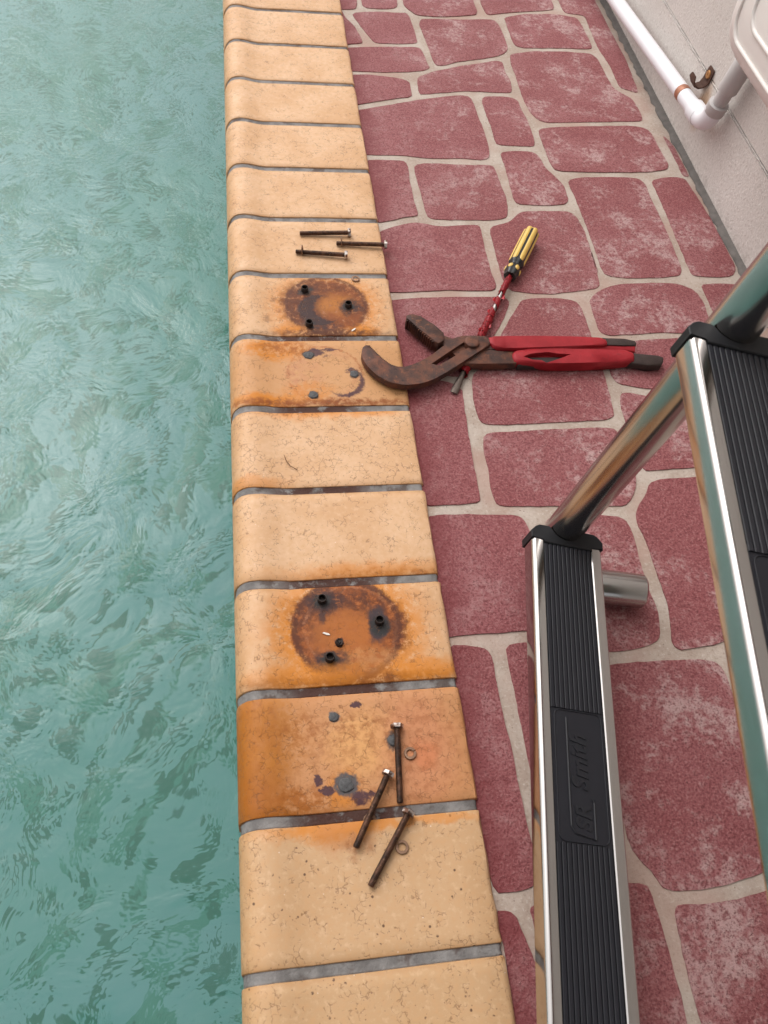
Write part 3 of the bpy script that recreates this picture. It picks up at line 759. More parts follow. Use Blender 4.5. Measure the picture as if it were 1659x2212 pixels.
# beige wall box
BOX = plain('beige_plastic', (.80, .74, .70), .38, 0, .03, 20, .03)
bx = tag(empty('wall_box', (.5, .88, .21)), 'rounded beige plastic equipment box on the wall above the pipe', 'utility box')
def rbox(x0, x1, y0, y1, z0, z1, bev, seg=5):
    bm = bmesh.new(); bmesh.ops.create_cube(bm, size=1)
    xform(bm, Matrix.Translation(((x0 + x1) / 2, (y0 + y1) / 2, (z0 + z1) / 2)) @ Matrix.Diagonal((x1 - x0, y1 - y0, z1 - z0, 1)))
    bmesh.ops.bevel(bm, geom=list(bm.edges), offset=bev, segments=seg, affect='EDGES')
    return bm
def face_x(z):       # front of the shell leans out towards its top
    pts = [(.192, .512), (.200, .488), (.215, .468), (.24, .455), (.28, .452), (.36, .456), (.62, .474)]
    for (za, xa), (zb, xb) in zip(pts[:-1], pts[1:]):
        if z <= zb: return xa + (xb - xa) * max(0, (z - za)) / (zb - za)
    return pts[-1][1]
def far_y(z):
    return 1.030 + .030 * min(1, max(0, (z - .192) / .05)) ** .6
bm = bmesh.new(); rows = []
for z in (.190, .192, .196, .202, .21, .22, .235, .255, .28, .32, .38, .46, .54, .60, .612, .62):
    x0, y1 = face_x(z), far_y(z)
    if z > .6: x0 += (z - .6) * .5; y1 -= (z - .6) * .5
    r0 = min(.040, (WX - x0) * .8)
    loop = [(WX + .002, y1), *[(x0 + r0 + r0 * math.cos(math.radians(a)), y1 - r0 + r0 * math.sin(math.radians(a))) for a in range(90, 181, 10)]]
    loop += [(x0 + r0 + r0 * math.cos(math.radians(a)), .66 + r0 + r0 * math.sin(math.radians(a))) for a in range(180, 271, 10)] + [(WX + .002, .66)]
    rows.append([bm.verts.new((x, y, z)) for x, y in loop])
for a_, b_ in zip(rows[:-1], rows[1:]):
    for i in range(len(a_)): bm.faces.new((a_[i], a_[(i + 1) % len(a_)], b_[(i + 1) % len(a_)], b_[i]))
bm.faces.new(rows[0]); bm.faces.new(rows[-1])
xform(bm, Matrix.Translation((0, 0, .024)))
link('shell', fix0(bm), BOX, bx, autosmooth=60)
def rrect(y0, y1, z0, z1, r, n=6):
    P = []
    for cy, cz, a0 in ((y1 - r, z0 + r, -90), (y1 - r, z1 - r, 0), (y0 + r, z1 - r, 90), (y0 + r, z0 + r, 180)):
        for i in range(n + 1):
            a = math.radians(a0 + 90 * i / n); P.append((cy + r * math.cos(a), cz + r * math.sin(a)))
    Q = []
    for (ya, za), (yb, zb) in zip(P, P[1:] + P[:1]):
        m = max(1, int(math.hypot(yb - ya, zb - za) / .02))
        Q += [(ya + (yb - ya) * i / m, za + (zb - za) * i / m) for i in range(m)]
    Q = [(face_x(z), y, z + .024) for y, z in Q]
    return Q + Q[:2]
for ins in (.040, .070):
    link('raised_rib', sweep_bm(rrect(.66 + ins, 1.056 - ins, .198 + ins, .62 - ins, .03), .0032, 8, False), BOX, bx, smooth=True)
link('window_frame', rbox(.436, .470, .70, .872, .272, .37, .010, 3), BOX, bx, autosmooth=50)
link('dark_window', rbox(.4335, .444, .712, .852, .286, .358, .003, 2), plain('dark_glass', (.02, .02, .03), .15, 0, .1, 20), bx, autosmooth=50)

# ------------------------------------------------------------------ ladder
O = Vector((.1220, .3538, .0700))                      # middle of the lower tread's far end, top face
Tt = Vector((-.186, -.9825, 0)).normalized()           # along the treads
P1 = Vector((.1270, .3762, .0700)); P2 = Vector((.1640, .3665, .3660))
Rr = (P2 - P1).normalized()
Tt = (Tt - Rr * Tt.dot(Rr)).normalized()
Ww = -(Rr.cross(Tt)).normalized()
if Ww.x < 0: Ww = -Ww
SP = (P2 - P1).length
def LM(k):
    """local (a along the tread, b across, c up the rail) to world, for tread k"""
    o = O + Rr * (SP * k)
    return Matrix(((Tt.x, Ww.x, Rr.x, o.x), (Tt.y, Ww.y, Rr.y, o.y), (Tt.z, Ww.z, Rr.z, o.z), (0, 0, 0, 1)))
FLIP = LM(0).to_3x3().determinant() < 0
def steel_mat(name, rough, aniso=0.):
    t = NT(name)
    a = t.noise(180, 3)
    c = t.mix(t.noise(9, 3), (.44, .415, .40), (.50, .475, .46))
    return t.bsdf(c, t.mr(t.noise(25, 4, .6), .3, .7, rough, rough), 1., None)
STEEL = steel_mat('polished_stainless', .12)
STEELB = steel_mat('satin_stainless', .21)
RUB = plain('black_rubber', (.013, .013, .018), .5, 0, .25, 30, 0, .35)
CAPM = plain('black_nylon', (.014, .014, .016), .5, 0, .15, 60, .05, .25)
ladder = tag(empty('pool_ladder', (P1.x, P1.y, 0)), 'polished stainless pool ladder with black ribbed treads standing on the paving', 'ladder')
TL, TW, TH = .472, .0385, .0225
SL_ = .0008       # the tread sides slope outwards to the bottom
def fix(bm):
    bmesh.ops.recalc_face_normals(bm, faces=bm.faces); return bm
def extr(prof, a0, a1, M, n=1):
    bm = bmesh.new()
    rows = [[bm.verts.new((a0 + (a1 - a0) * j / n, b, c)) for b, c in prof] for j in range(n + 1)]
    for r0, r1 in zip(rows[:-1], rows[1:]):
        for i in range(len(prof)):
            bm.faces.new((r0[i], r0[(i + 1) % len(prof)], r1[(i + 1) % len(prof)], r1[i]))
    bm.faces.new(rows[0]); bm.faces.new(rows[-1][::-1])
    bmesh.ops.triangulate(bm, faces=[f for f in bm.faces if len(f.verts) > 4])
    return fix(xform(bm, M))
def corner(cb, cc_, r, a0, a1, n=5):
    return [(cb + r * math.cos(math.radians(a0 + (a1 - a0) * i / n)), cc_ + r * math.sin(math.radians(a0 + (a1 - a0) * i / n))) for i in range(n + 1)]
body = corner(-TW + .0045, -.0045, .0045, 180, 90) + [(-.0272, 0), (-.0262, -.0010), (-.0262, -.004), (.0262, -.004), (.0262, -.0010), (.0272, 0)] + corner(TW - .0045, -.0045, .0045, 90, 0) + corner(TW + SL_ - .003, -TH + .003, .003, 10, -90, 3) + corner(-TW - SL_ + .003, -TH + .003, .003, -90, -190, 3)
rib = []
NR = 11
for i in range(NR):
    b0 = -.0257 + .0514 * i / NR; b1 = -.0257 + .0514 * (i + 1) / NR
    rib += [(b0 + .0003, -.0032), (b0 + .0004, -.0012), (b0 + .0009, -.0008), (b1 - .0009, -.0008), (b1 - .0004, -.0012), (b1 - .0003, -.0032)]
rib += [(.0257, -.0039), (-.0257, -.0039)]
TUBE_A, TUBE_R = -.0226, .0190
def cap_outline(sg):
    P = [(.003, -.0255), (-.0006, -.0262), (-.0006, -.0395), (-.0090, -.0398), (-.0150, -.0345), (-.0175, -.0300)]
    r = TUBE_R + .0007
    a0 = math.asin((-.0175 - TUBE_A) / r)
    for i in range(13):
        th = math.pi - a0 + (2 * a0 - math.pi) * i / 12 if False else 0
    hb = math.sqrt(r * r - (-.0175 - TUBE_A) ** 2)
    for i in range(13):
        ph = -math.acos((-.0175 - TUBE_A) / r) + 2 * math.acos((-.0175 - TUBE_A) / r) * i / 12
        P.append((TUBE_A + r * math.cos(ph), r * math.sin(ph)))
    P += [(-.0175, .0300), (-.0150, .0345), (-.0090, .0398), (-.0006, .0395), (-.0006, .0262), (.003, .0255)]
    return P
def mirror_a(P, L): return [(L - a, b) for a, b in P]
for k in range(4):
    M = LM(k)
    tr = link('tread', extr(body, 0, TL, M, 1), STEELB if False else STEEL, ladder, autosmooth=30)
    segs = [(.0032, TL - .0032)] if k not in (0, 1) else [(.0032, .1775), (.2945, TL - .0032)]
    for a0, a1 in segs:
        link('ribbed_insert', extr(rib, a0, a1, M, 1), RUB, tr, autosmooth=25)
    if k in (0, 1):
        # smooth name plate let into the ribs, with a rounded raised rim and raised lettering
        def rr2(a0, a1, b0, b1, r):
            P = []
            for ca, cb, s0 in ((a1 - r, b0 + r, -90), (a1 - r, b1 - r, 0), (a0 + r, b1 - r, 90), (a0 + r, b0 + r, 180)):
                P += [(ca + r * math.cos(math.radians(s0 + 90 * i / 4)), cb + r * math.sin(math.radians(s0 + 90 * i / 4))) for i in range(5)]
            return P
        bm = slab_bm([(.1775, -.0257), (.2945, -.0257), (.2945, .0257), (.1775, .0257)], -.0039, -.0018)
        pl = link('name_plate', fix(xform(bm, M)), RUB, tr)
        rim = [(a, b, -.0016) for a, b in rr2(.1790, .2930, -.0225, .0235, .006)]
        link('plate_rim', fix(xform(sweep_bm(rim + rim[:2], .0006, 6, False), M)), RUB, tr, smooth=True)
        # lettering reads from the near end towards the far end; its top faces the left lip
        def letters(body_, size, a, b, shear=.25):
            cu = bpy.data.curves.new('t', 'FONT'); cu.body = body_; cu.size = size; cu.extrude = .0005; cu.shear = shear; cu.space_character = 1.02; cu.offset = .0005
            ob = bpy.data.objects.new('t', cu); col.objects.link(ob)
            dg = bpy.context.evaluated_depsgraph_get(); dg.update()
            m_ = bpy.data.meshes.new_from_object(ob.evaluated_get(dg)); bpy.data.objects.remove(ob)
            q = bmesh.new(); q.from_mesh(m_); bpy.data.meshes.remove(m_)
            # text x -> -a , text y -> -b
            xform(q, Matrix(((-1, 0, 0, a), (0, -1, 0, b), (0, 0, 1, -.0014), (0, 0, 0, 1))))
            return q
        t1 = letters('SR', .0205, .2840, .0078); t2 = letters('Smith', .0215, .2500, .0066)
        bb = bmesh.new()
        for q in (t1, t2):
            m_ = bpy.data.meshes.new('x'); q.to_mesh(m_); q.free(); bb.from_mesh(m_); bpy.data.meshes.remove(m_)
        # tab outline round the first two letters, its upper line running on above the rest
        tab = [(.1860, -.0112), (.2560, -.0112), (.2800, -.0110), (.2855, -.0080), (.2895, .0108), (.2590, .0112), (.2565, .0095)]
        sweep_bm([(a, b, -.0014) for a, b in tab], .0010, 6, True, bb)
        link('raised_lettering', fix(xform(bb, M)), plain('black_lettering', (.016, .016, .020), .45, 0, .1, 40, 0, .3), tr)
    for L_ in (0, 1):
        P = cap_outline(1) if not L_ else mirror_a(cap_outline(1), TL)
        bm = slab_bm(P, -TH - .0012, .0010, .0008, 1)
        for v_ in bm.verts:
            if v_.co.z < -.01 and abs(v_.co.y) > .028: v_.co.y += math.copysign(SL_, v_.co.y)
        link('end_cap', fix(xform(bm, M)), CAPM, tr, autosmooth=20)
def rail_path(aoff, far):
    base = P1 + Tt * aoff
    sgn = 1 if far else -1
    pts = []
    hz = Vector((Ww.x, Ww.y, 0)).normalized()
    inn = Vector((Tt.x, Tt.y, 0)).normalized() * sgn
    b0 = base - Rr * .030
    g = Vector((base.x, base.y, 0)); zz = .0133
    end = g + hz * .101 + inn * .036; end.z = zz
    s1 = g + hz * .040 + inn * .036; s1.z = zz
    ctrl = [b0 + Rr * .02, b0, b0 - Rr * .018 + inn * .001]
    # smooth elbow under the tread
    c0 = ctrl[-1]; c1 = g + inn * .010 + hz * .002; c1.z = zz
    for i in range(1, 12):
        t_ = i / 12
        ctrl.append(c0 * (1 - t_) ** 2 + c1 * 2 * t_ * (1 - t_) + s1 * t_ ** 2)
    ctrl += [s1, s1.lerp(end, .6), end - (end - s1).normalized() * .0030, end - (end - s1).normalized() * .0008, end]
    top = [base + Rr * d for d in (0, .15, .35, .6, .85, 1.10)]
    t0 = base + Rr * 1.10
    # handrail bends over to rest on the house wall
    cen = t0 + hz * .14
    hand = [cen + (-hz * math.cos(a) + Rr * math.sin(a)) * .14 for a in [math.radians(x) for x in range(8, 125, 8)]]
    allp = list(reversed(ctrl)) + top + hand
    rad = [TUBE_R] * len(allp)
    rad[0] = .0120; rad[1] = .0165; rad[2] = .0186
    return allp, rad
for aoff, far in ((0, True), (TL - 2 * TUBE_A, False)):
    p_, r_ = rail_path(aoff, far)
    link('rail', fix(sweep_bm(p_, r_, 40)), STEELB, ladder, autosmooth=40)

# ------------------------------------------------------------------ bolts and washers
def bolt_mat():
    t = NT('rusty_bolt')
    a = t.noise(130, 4, .65); b = t.noise(420, 3)
    c = t.mix(t.mr(a, .35, .65), (.030, .016, .011), (.12, .055, .032))
    c = t.mix(t.mr(b, .60, .75, 0, .6), c, (.30, .17, .10))
    return t.bsdf(c, .5, .55, t.bump(b, .4, .0006))
def headmat():
    t = NT('bright_bolt_head')
    a = t.noise(160, 3)
    c = t.mix(t.mr(a, .40, .60), (.12, .06, .04), (.62, .56, .52))
    return t.bsdf(c, .35, .85, t.bump(a, .3, .0006))
BOLT, HEAD = bolt_mat(), headmat()
WASH = plain('brown_steel_washer', (.26, .155, .10), .42, .7, .4, 200, .2)
def frame(p, q):
    d = (Vector(q) - Vector(p)); L = d.length; d.normalize()
    s = d.cross(Vector((0, 0, 1))).normalized(); u = s.cross(d)
    return Matrix(((d.x, s.x, u.x, p[0]), (d.y, s.y, u.y, p[1]), (d.z, s.z, u.z, p[2]), (0, 0, 0, 1))), L
def hexhead_bm(r, h, spin):
    bm = bmesh.new()
    L = []
    for x, s_ in ((0, .93), (.0004, 1), (h - .0005, 1), (h, .90)):
        L.append([bm.verts.new((x, r * s_ * math.cos(math.radians(60 * i + spin)), r * s_ * math.sin(math.radians(60 * i + spin)))) for i in range(6)])
    for a, b in zip(L[:-1], L[1:]):
        for i in range(6): bm.faces.new((a[i], a[(i + 1) % 6], b[(i + 1) % 6], b[i]))
    bm.faces.new(L[0][::-1]); bm.faces.new(L[-1])
    return fix(bm)
def make_bolt(tip, head, z, label, group, thread_from=0., r=.0032, hr=.0064):
    p = Vector((tip[0], tip[1], z + r)); q = Vector((head[0], head[1], z + hr * .87))
    M, L = frame(p, q)
    root = empty('bolt', ((p.x + q.x) / 2, (p.y + q.y) / 2, z))
    tag(root, label, 'bolt', group)
    hh = .0042
    # threaded shank: ridges that spiral
    bm = bmesh.new(); seg = 14; pitch = .00125; n = int((L - hh) / (pitch / 4)); rows = []
    for j in range(n + 1):
        x = (L - hh + .0004) * j / n
        row = []
        for i in range(seg):
            ph = (x / pitch - i / seg) % 1.
            d = abs(ph - .5) * 2
            threaded = x / L < thread_from if thread_from else True
            rr_ = (r - .00055 * d) if threaded else r * .97
            if x < .001: rr_ *= .8 + .2 * x / .001
            th = 2 * math.pi * i / seg
            row.append(bm.verts.new((x, rr_ * math.cos(th), rr_ * math.sin(th))))
        rows.append(row)
    for a, b in zip(rows[:-1], rows[1:]):
        for i in range(seg): bm.faces.new((a[i], a[(i + 1) % seg], b[(i + 1) % seg], b[i]))
    bm.faces.new(rows[0]); bm.faces.new(rows[-1][::-1])
    link('shank', fix(xform(bm, M)), BOLT, root, smooth=True)
    bm = hexhead_bm(hr, hh, random.uniform(0, 60))
    bmesh.ops.transform(bm, matrix=M @ Matrix.Translation((L - hh, 0, 0)), verts=bm.verts)
    link('head', fix(bm), HEAD, root)
    return root, M, L
GT, GB = 'three rusty bolts on an upper coping brick', 'three rusty bolts near the bottom of the coping'
make_bolt((-.1194, .9240), (-.0459, .9241), .0003, 'rusty bolt lying farthest from the rust rings, without a washer', GT, .25)
_, MB2, _ = make_bolt((-.0684, .9030), (.0043, .8984), .0006, 'rusty bolt whose head overhangs the paving edge of the coping', GT, .25)
_, MB3, _ = make_bolt((-.1275, .8845), (-.0549, .8756), .0003, 'rusty bolt with washer, nearest of three to the upper rust ring', GT, .3)
make_bolt((-.0752, .1265), (-.0692, .1996), .0003, 'rusty bolt lying straight along the orange stained brick beside a washer', GB)
make_bolt((-.1198, .0918), (-.0827, .1548), .0020, 'rusty bolt lying slanted across mortar joint over a half hidden washer', GB)
make_bolt((-.1100, .0595), (-.0677, .1184), .0006, 'rusty bolt nearest the camera, its tip far down the clean brick', GB)
def washer_bm(ro, ri, h, seg=28, split=False):
    bm = bmesh.new(); n = seg if not split else seg - 1
    P = [(ro, .0003), (ro, h - .0003), (ro - .0003, h), (ri + .0003, h), (ri, h - .0003), (ri, .0003), (ri + .0003, 0), (ro - .0003, 0)]
    rows = [[bm.verts.new((r_ * math.cos(2 * math.pi * i / seg), r_ * math.sin(2 * math.pi * i / seg), z + (.0007 * i / seg if split else 0))) for r_, z in P] for i in range(seg)]
    for i in range(n):
        a, b = rows[i], rows[(i + 1) % seg]
        for j in range(8): bm.faces.new((a[j], a[(j + 1) % 8], b[(j + 1) % 8], b[j]))
    if split:
        bm.faces.new(rows[0]); bm.faces.new(rows[-1][::-1])
    return fix(bm)
def washer(M, label, ro=.0060, ri=.0034, h=.0014, split=True):
    o = link('washer', xform(washer_bm(ro, ri, h, split=split), M), WASH, None, autosmooth=40)
    tag(o, label, 'washer', 'small brown washers on the coping')
T_ = Matrix.Translation
washer(T_((-.0593, .1718, .0002)) @ Matrix.Rotation(.5, 4, 'Z'), 'brown washer on the orange stained brick, right of the straight bolt')
washer(T_((-.0778, .0890, .0003)) @ Matrix.Rotation(2.5, 4, 'Z'), 'brown washer on the clean brick touching the nearest bolt')
washer(T_((-.1040, .1150, -.0022)) @ Matrix.Rotation(.2, 4, 'X'), 'brown washer under the slanted bolt at the mortar joint')
washer(T_((-.0472, .8321, .0003)), 'brown washer lying alone at the top edge of the rust ringed brick')
def onbolt(M, x): return M @ T_((x, 0, 0)) @ Matrix.Rotation(math.radians(82), 4, 'Y')
washer(onbolt(MB2, .0075) @ T_((-.0030, 0, -.0006)), 'washer threaded on the bolt that overhangs the paving', .0072, .0034, .0012)
washer(onbolt(MB3, .0095) @ T_((-.0030, 0, -.0006)), 'washer threaded on the bolt nearest the upper rust ring', .0072, .0034, .0012)

# ------------------------------------------------------------------ screwdriver
sdr = tag(empty('screwdriver', (.15, .78, 0)), 'screwdriver with yellow and black handle and torn red tape on its shaft', 'screwdriver')
hp0, hp1 = Vector((.2262, .9262, .0085)), Vector((.1745, .8345, .0045))
tipP = Vector((.0592, .6252, -.0035))
MH, HL = frame(hp1, hp0)      # x runs from the shaft end of the handle to its butt
YEL = plain('yellow_plastic', (.72, .47, .11), .33, 0, .08, 80)
BLK = plain('black_plastic', (.014, .013, .013), .32, 0, .2, 80)
def handle_r(x, th, s=1.):
    u = x / HL
    if u < .03: r = .0088
    elif u < .10: r = .0088 + .0022 * (u - .03) / .07
    elif u < .15: r = .0110
    elif u < .28: r = .0110 - .0030 * math.sin((u - .15) / .13 * math.pi) 
    else: r = .0110 + .0004 * math.sin((u - .28) / .72 * math.pi)
    f = math.cos(6 * th)
    return r * s * (1 + .055 * f)
bm = bmesh.new(); seg = 48; rows = []
for j in range(41):
    x = HL * j / 40
    tap = 1 if j < 40 else .93
    rows.append([bm.verts.new((x, handle_r(x, 2 * math.pi * i / seg) * tap * math.cos(2 * math.pi * i / seg), handle_r(x, 2 * math.pi * i / seg) * tap * math.sin(2 * math.pi * i / seg))) for i in range(seg)])
for a, b in zip(rows[:-1], rows[1:]):
    for i in range(seg): bm.faces.new((a[i], a[(i + 1) % seg], b[(i + 1) % seg], b[i]))
bm.faces.new(rows[0]); bm.faces.new(rows[-1])
hd = link('handle', fix(xform(bm, MH)), BLK, sdr, autosmooth=50)
def panel_bm(th0, u0, u1, half, lift):
    bm = bmesh.new(); n, m = 18, 6; rows = []
    for j in range(n + 1):
        t_ = j / n; x = HL * (u0 + (u1 - u0) * t_)
        e = min(1, math.sqrt(max(0, 1 - (1 - min(1, t_ / .14)) ** 2))) if u1 > .9 else math.sqrt(max(0.0, 1 - (2 * t_ - 1) ** 2))
        e = max(e, .05)
        row = []
        for i in range(m + 1):
            th = th0 + half * e * (2 * i / m - 1)
            edge = 1 if 0 < i < m and 0 < j else 0
            r_ = handle_r(x, th) + (lift if edge else -.0004)
            row.append(bm.verts.new((x + (.0006 if j == n and u1 > .9 else 0), r_ * math.cos(th), r_ * math.sin(th))))
        rows.append(row)
    for a, b in zip(rows[:-1], rows[1:]):
        for i in range(m): bm.faces.new((a[i], a[i + 1], b[i + 1], b[i]))
    return fix(bm)
for i in range(6):
    th = math.pi / 3 * i + math.pi / 2 * 0
    link('yellow_panel', xform(panel_bm(th, .27, .995, .43, .0006), MH), YEL, hd, smooth=True)
    link('yellow_spot', xform(panel_bm(th, .085, .19, .38, .0006), MH), YEL, hd, smooth=True)
bm = bmesh.new()
ring = [(HL + .0002, .0095 * math.cos(2 * math.pi * i / 24), .0095 * math.sin(2 * math.pi * i / 24)) for i in range(24)]
bm.faces.new([bm.verts.new(q) for q in ring])
bmesh.ops.recalc_face_normals(bm, faces=bm.faces)
bx_ = bmesh.ops.extrude_face_region(bm, geom=list(bm.faces))
bmesh.ops.translate(bm, vec=(.0012, 0, 0), verts=[g for g in bx_['geom'] if isinstance(g, bmesh.types.BMVert)])
link('butt_cap', fix(xform(bm, MH)), YEL, hd)
SHS = steel_mat('screwdriver_steel', .28)
sh0 = hp1
shd = (tipP - sh0)
SL = shd.length
MS, _ = frame(sh0, tipP)
link('shaft', sweep_bm([sh0 - shd.normalized() * .004, sh0 + shd * .5, sh0 + shd * .86], .0032, 16), SHS, sdr, autosmooth=40)
bm = bmesh.new(); rows = []
for x, wy_, hz_ in ((SL * .82, .0033, .0033), (SL * .86, .0034, .0033), (SL * .92, .0048, .0022), (SL * .965, .0052, .0014), (SL, .0046, .0008)):
    rows.append([bm.verts.new((x, wy_ * math.cos(2 * math.pi * i / 12), hz_ * math.sin(2 * math.pi * i / 12) + .0006)) for i in range(12)])
for a, b in zip(rows[:-1], rows[1:]):
    for i in range(12): bm.faces.new((a[i], a[(i + 1) % 12], b[(i + 1) % 12], b[i]))
bm.faces.new(rows[0]); bm.faces.new(rows[-1])
link('blade_tip', fix(xform(bm, MS)), plain('dark_worn_steel', (.13, .10, .085), .5, .7, .4, 150, .3), sdr, autosmooth=50)
TAPE = plain('red_tape', (.43, .016, .026), .42, 0, .2, 70, .2)
def tape_bm(x0, x1, turns, w0, r0, seed, full=False):
    """ribbon of tape wound round the shaft, with ragged edges"""
    q = random.Random(seed); bm = bmesh.new(); n = int(22 * turns) + 2; rows = []
    for j in range(n + 1):
        t_ = j / n; th = 2 * math.pi * turns * t_ + seed; xc = x0 + (x1 - x0) * t_
        rag = q.uniform(-.0012, .0012); lift = (q.random() < .10) * q.uniform(.0005, .0020)
        row = []
        for i in range(5):
            s_ = i / 4 - .5
            x = xc + s_ * w0 + (rag if i in (0, 4) else 0)
            r_ = r0 + .0004 * (i == 2) + (lift if i in (0, 4) else 0) + q.uniform(0, .0004)
            row.append(bm.verts.new((x, r_ * math.cos(th), max(r_ * math.sin(th), -.0036))))
        rows.append(row)
    for a, b in zip(rows[:-1], rows[1:]):
        for i in range(4): bm.faces.new((a[i], a[i + 1], b[i + 1], b[i]))
    g = bmesh.ops.solidify(bm, geom=list(bm.faces), thickness=.0004)
    return fix(bm)
link('tape_wrap', xform(tape_bm(.006, .036, 5, .014, .0042, 1), MS), TAPE, sdr, smooth=True)
link('tape_wrap', xform(tape_bm(.036, .100, 2.6, .0150, .0044, 2), MS), TAPE, sdr, smooth=True)
link('tape_wrap', xform(tape_bm(.092, .140, 5, .015, .0050, 4), MS), TAPE, sdr, smooth=True)
link('tape_wrap', xform(tape_bm(.160, .200, 5, .013, .0058, 5), MS), TAPE, sdr, smooth=True)
for i, (x, s_) in enumerate(((.047, -1), (.056, 1), (.082, 1), (.108, -1), (.121, 1))):
    bm = bmesh.new()
    v = [bm.verts.new(c_) for c_ in ((x - .004, s_ * .0030, .002), (x + .004, s_ * .0030, .0025), (x + .004 + random.uniform(-.002, .002), s_ * .0068, .0030 + random.uniform(0, .002)), (x - .001, s_ * .0074, .0020), (x - .004, s_ * .0055, .0035))]
    bm.faces.new(v)
    bmesh.ops.solidify(bm, geom=list(bm.faces), thickness=.0004)
    link('tape_flap', fix(xform(bm, MS)), TAPE, sdr)

# ------------------------------------------------------------------ slip-joint pliers
pli = tag(empty('pliers', (.1, .68, 0)), 'large rusty slip joint pliers with torn red grips reaching onto the coping', 'pliers')
def iron_mat():
    t = NT('rusty_iron')
    a = t.noise(40, 5, .65); b = t.noise(180, 4, .65)
    c = t.mix(t.mr(a, .38, .62), (.070, .040, .034), (.15, .062, .040))
    c = t.mix(t.mr(b, .55, .70, 0, .6), c, (.26, .10, .05))
    c = t.mix(t.mr(b, .42, .30, 0, .6), c, (.03, .02, .02))
    return t.bsdf(c, .6, .3, t.bump(b, .5, .0012), .3)
IRON = iron_mat()
def grip_mat():
    t = NT('red_vinyl_grip')
    a = t.noise(30, 4, .6); b = t.noise(140, 4, .6)
    c = t.mix(t.mr(a, .35, .65), (.27, .010, .016), (.36, .018, .026))
    c = t.mix(t.mr(b, .60, .72, 0, .45), c, (.20, .02, .025))
    return t.bsdf(c, .55, 0, t.bump(b, .4, .001), .3)
GRIP = grip_mat()
def tri(a, b, n):
    pass
jawA = slab_bm(chaikin(JAW_A, 1, .2), .0035, .0135, .0012, 2, True)
jawA = boolean(jawA, slab_bm(SLOT_A, -.01, .03))
ja = link('slotted_jaw', jawA, IRON, pli, autosmooth=40)
jb = link('toothed_jaw', slab_bm(JAW_B, -.0035, .0085, .0014, 2, True), IRON, pli, autosmooth=40)
# teeth along the two jaw faces
def teeth(pts, n, z0, z1, name, parent, w=.0011, out=.0016):
    P = [Vector((x, y, 0)) for x, y in pts]
    L = [0]
    for a, b in zip(P[:-1], P[1:]): L.append(L[-1] + (b - a).length)
    bm = bmesh.new()
    for i in range(n):
        s_ = L[-1] * (i + .5) / n
        k = max(j for j in range(len(L) - 1) if L[j] <= s_)
        t_ = (s_ - L[k]) / (L[k + 1] - L[k]); c_ = P[k].lerp(P[k + 1], t_); d = (P[k + 1] - P[k]).normalized(); nn = Vector((d.y, -d.x, 0))
        q = [c_ - d * w - nn * .001, c_ + d * w - nn * .001, c_ + d * w * .25 + nn * out, c_ - d * w * .25 + nn * out]
        lo = [bm.verts.new((a.x, a.y, z0)) for a in q]; hi = [bm.verts.new((a.x, a.y, z1)) for a in q]
        bm.faces.new(hi); bm.faces.new(lo[::-1])
        for j in range(4): bm.faces.new((lo[j], lo[(j + 1) % 4], hi[(j + 1) % 4], hi[j]))
    link(name, fix(bm), IRON, parent)
link('jaw_block', slab_bm([JAW_B[i] for i in (0, 1, 2, 3, 4)] + [JAW_B[16], JAW_B[17], JAW_B[18], JAW_B[19], JAW_B[20], JAW_B[21]], -.003, .0145, .0016, 2, True), IRON, jb, autosmooth=40)
teeth([JAW_B[-1], JAW_B[-2], JAW_B[-3], JAW_B[-4]], 14, -.0024, .0135, 'jaw_teeth', jb, .0013, .0026)
teeth([(-.0127, .6548), (-.0212, .6605), (-.0304, .6711), (-.0394, .6847), (-.0443, .6937)], 20, .0040, .0138, 'jaw_teeth', ja, .0007, .0008)
def disc_bm(c, r, z0, z1, seg=24):
    return sweep_bm([(c[0], c[1], z0), (c[0], c[1], z1 - .0012), (c[0], c[1], z1 - .0003), (c[0], c[1], z1)], [r, r, r * .9, r * .7], seg)
link('pivot_bolt', disc_bm((.0925, .6962), .0098, -.002, .0178), IRON, pli, autosmooth=35)
def grip_bm(P, z0, z1, bev):
    ym = sum(y for _, y in P) / len(P)
    P = [(x, ym + (y - ym) * .90) for x, y in P]
    return slab_bm(P, z0, z1, bev, 4, True)
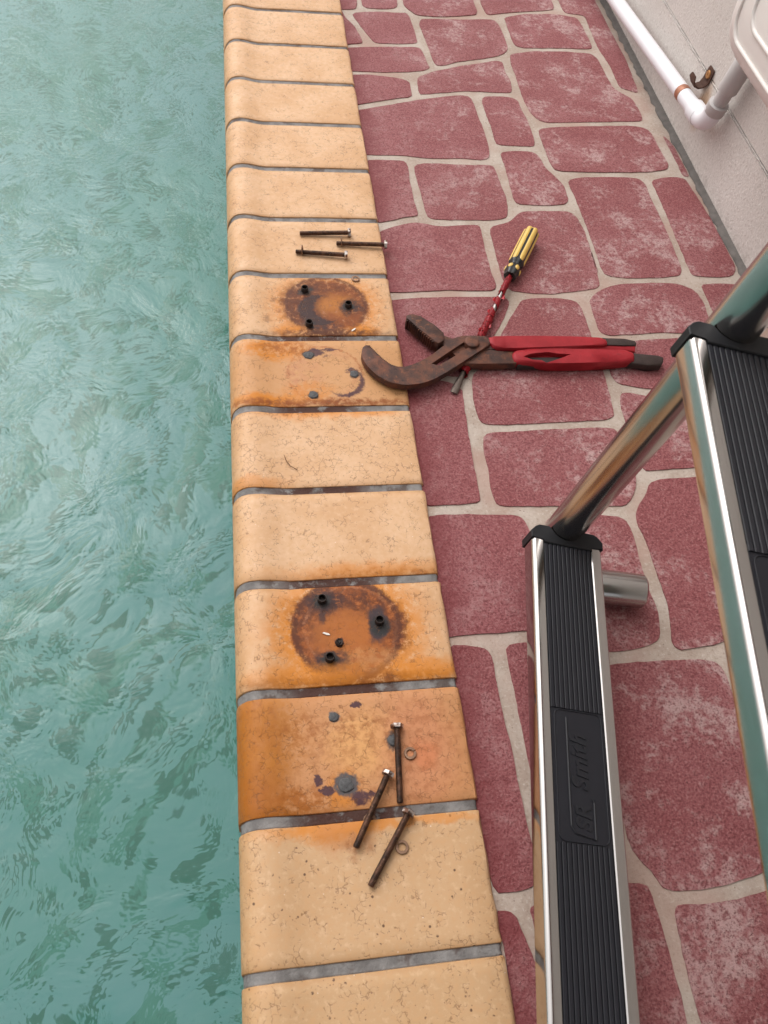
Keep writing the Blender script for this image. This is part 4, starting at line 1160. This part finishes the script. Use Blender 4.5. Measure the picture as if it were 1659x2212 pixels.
link('handle_core', slab_bm([(.112, .6885), (.30, .6960), (.30, .7030), (.112, .7065)], .0010, .0095, .001), IRON, pli)
gu = link('grip', grip_bm(chaikin(GRIP_U, 1, .2), -.0010, .0135, .0052), GRIP, pli, autosmooth=60)
gl = grip_bm(chaikin(GRIP_L, 1, .2), -.0040, .0115, .0054)
gl = boolean(gl, slab_bm(TEAR, .0045, .04))
g2 = link('grip', gl, GRIP, pli, autosmooth=60)
g2['label'] = 'torn lower red grip with a long split'
TORN = plain('dark_torn_core', (.022, .014, .012), .7, .1, .4, 150, .4)
link('handle_core', slab_bm([(.150, .6620), (.31, .6640), (.31, .6770), (.150, .6780)], -.0020, .0066, .003, 2), TORN, pli)
DKI = plain('dark_worn_iron', (.055, .038, .034), .6, .3, .45, 90, .4, .3)
link('handle_end', slab_bm(END_U, .0000, .0105, .0025, 3, True), DKI, pli, autosmooth=50)
link('handle_end', slab_bm(END_L, -.0045, .0075, .0030, 3, True), DKI, pli, autosmooth=50)
link('torn_flap', slab_bm(TATTER, .0010, .0085, .0015, 2, True), GRIP, pli, autosmooth=50)

# a dry twig on the brick below the rings
tw = [(-.1612, .5310, .0008), (-.1590, .5220, .0016), (-.1550, .5140, .0020), (-.1500, .5105, .0014), (-.1465, .5085, .0008)]
tag(link('twig', sweep_bm(tw, [.0003, .0005, .0005, .0004, .0003], 6), plain('dry_twig', (.16, .07, .03), .8), None, smooth=True), 'thin curved dry twig on a clean coping brick', 'twig')

# two tiny white flakes left on the rusted bricks
FL = plain('white_flake', (.78, .74, .68), .6)
for (x, y, a, lab) in ((-.0595, .7345, .7, 'tiny white flake below the right sleeve of the upper rust ring'), (-.1292, .3008, -.4, 'tiny white flake in the middle of the large rusted disc')):
    bm = slab_bm([(-.0042, -.0008), (.001, -.0012), (.0042, -.0002), (.0020, .0010), (-.0030, .0008)], 0, .0007)
    xform(bm, T_((x, y, .0003)) @ Matrix.Rotation(a, 4, 'Z'))
    tag(link('paint_flake', bm, FL), lab, 'flake', 'white flakes on the rusted bricks')
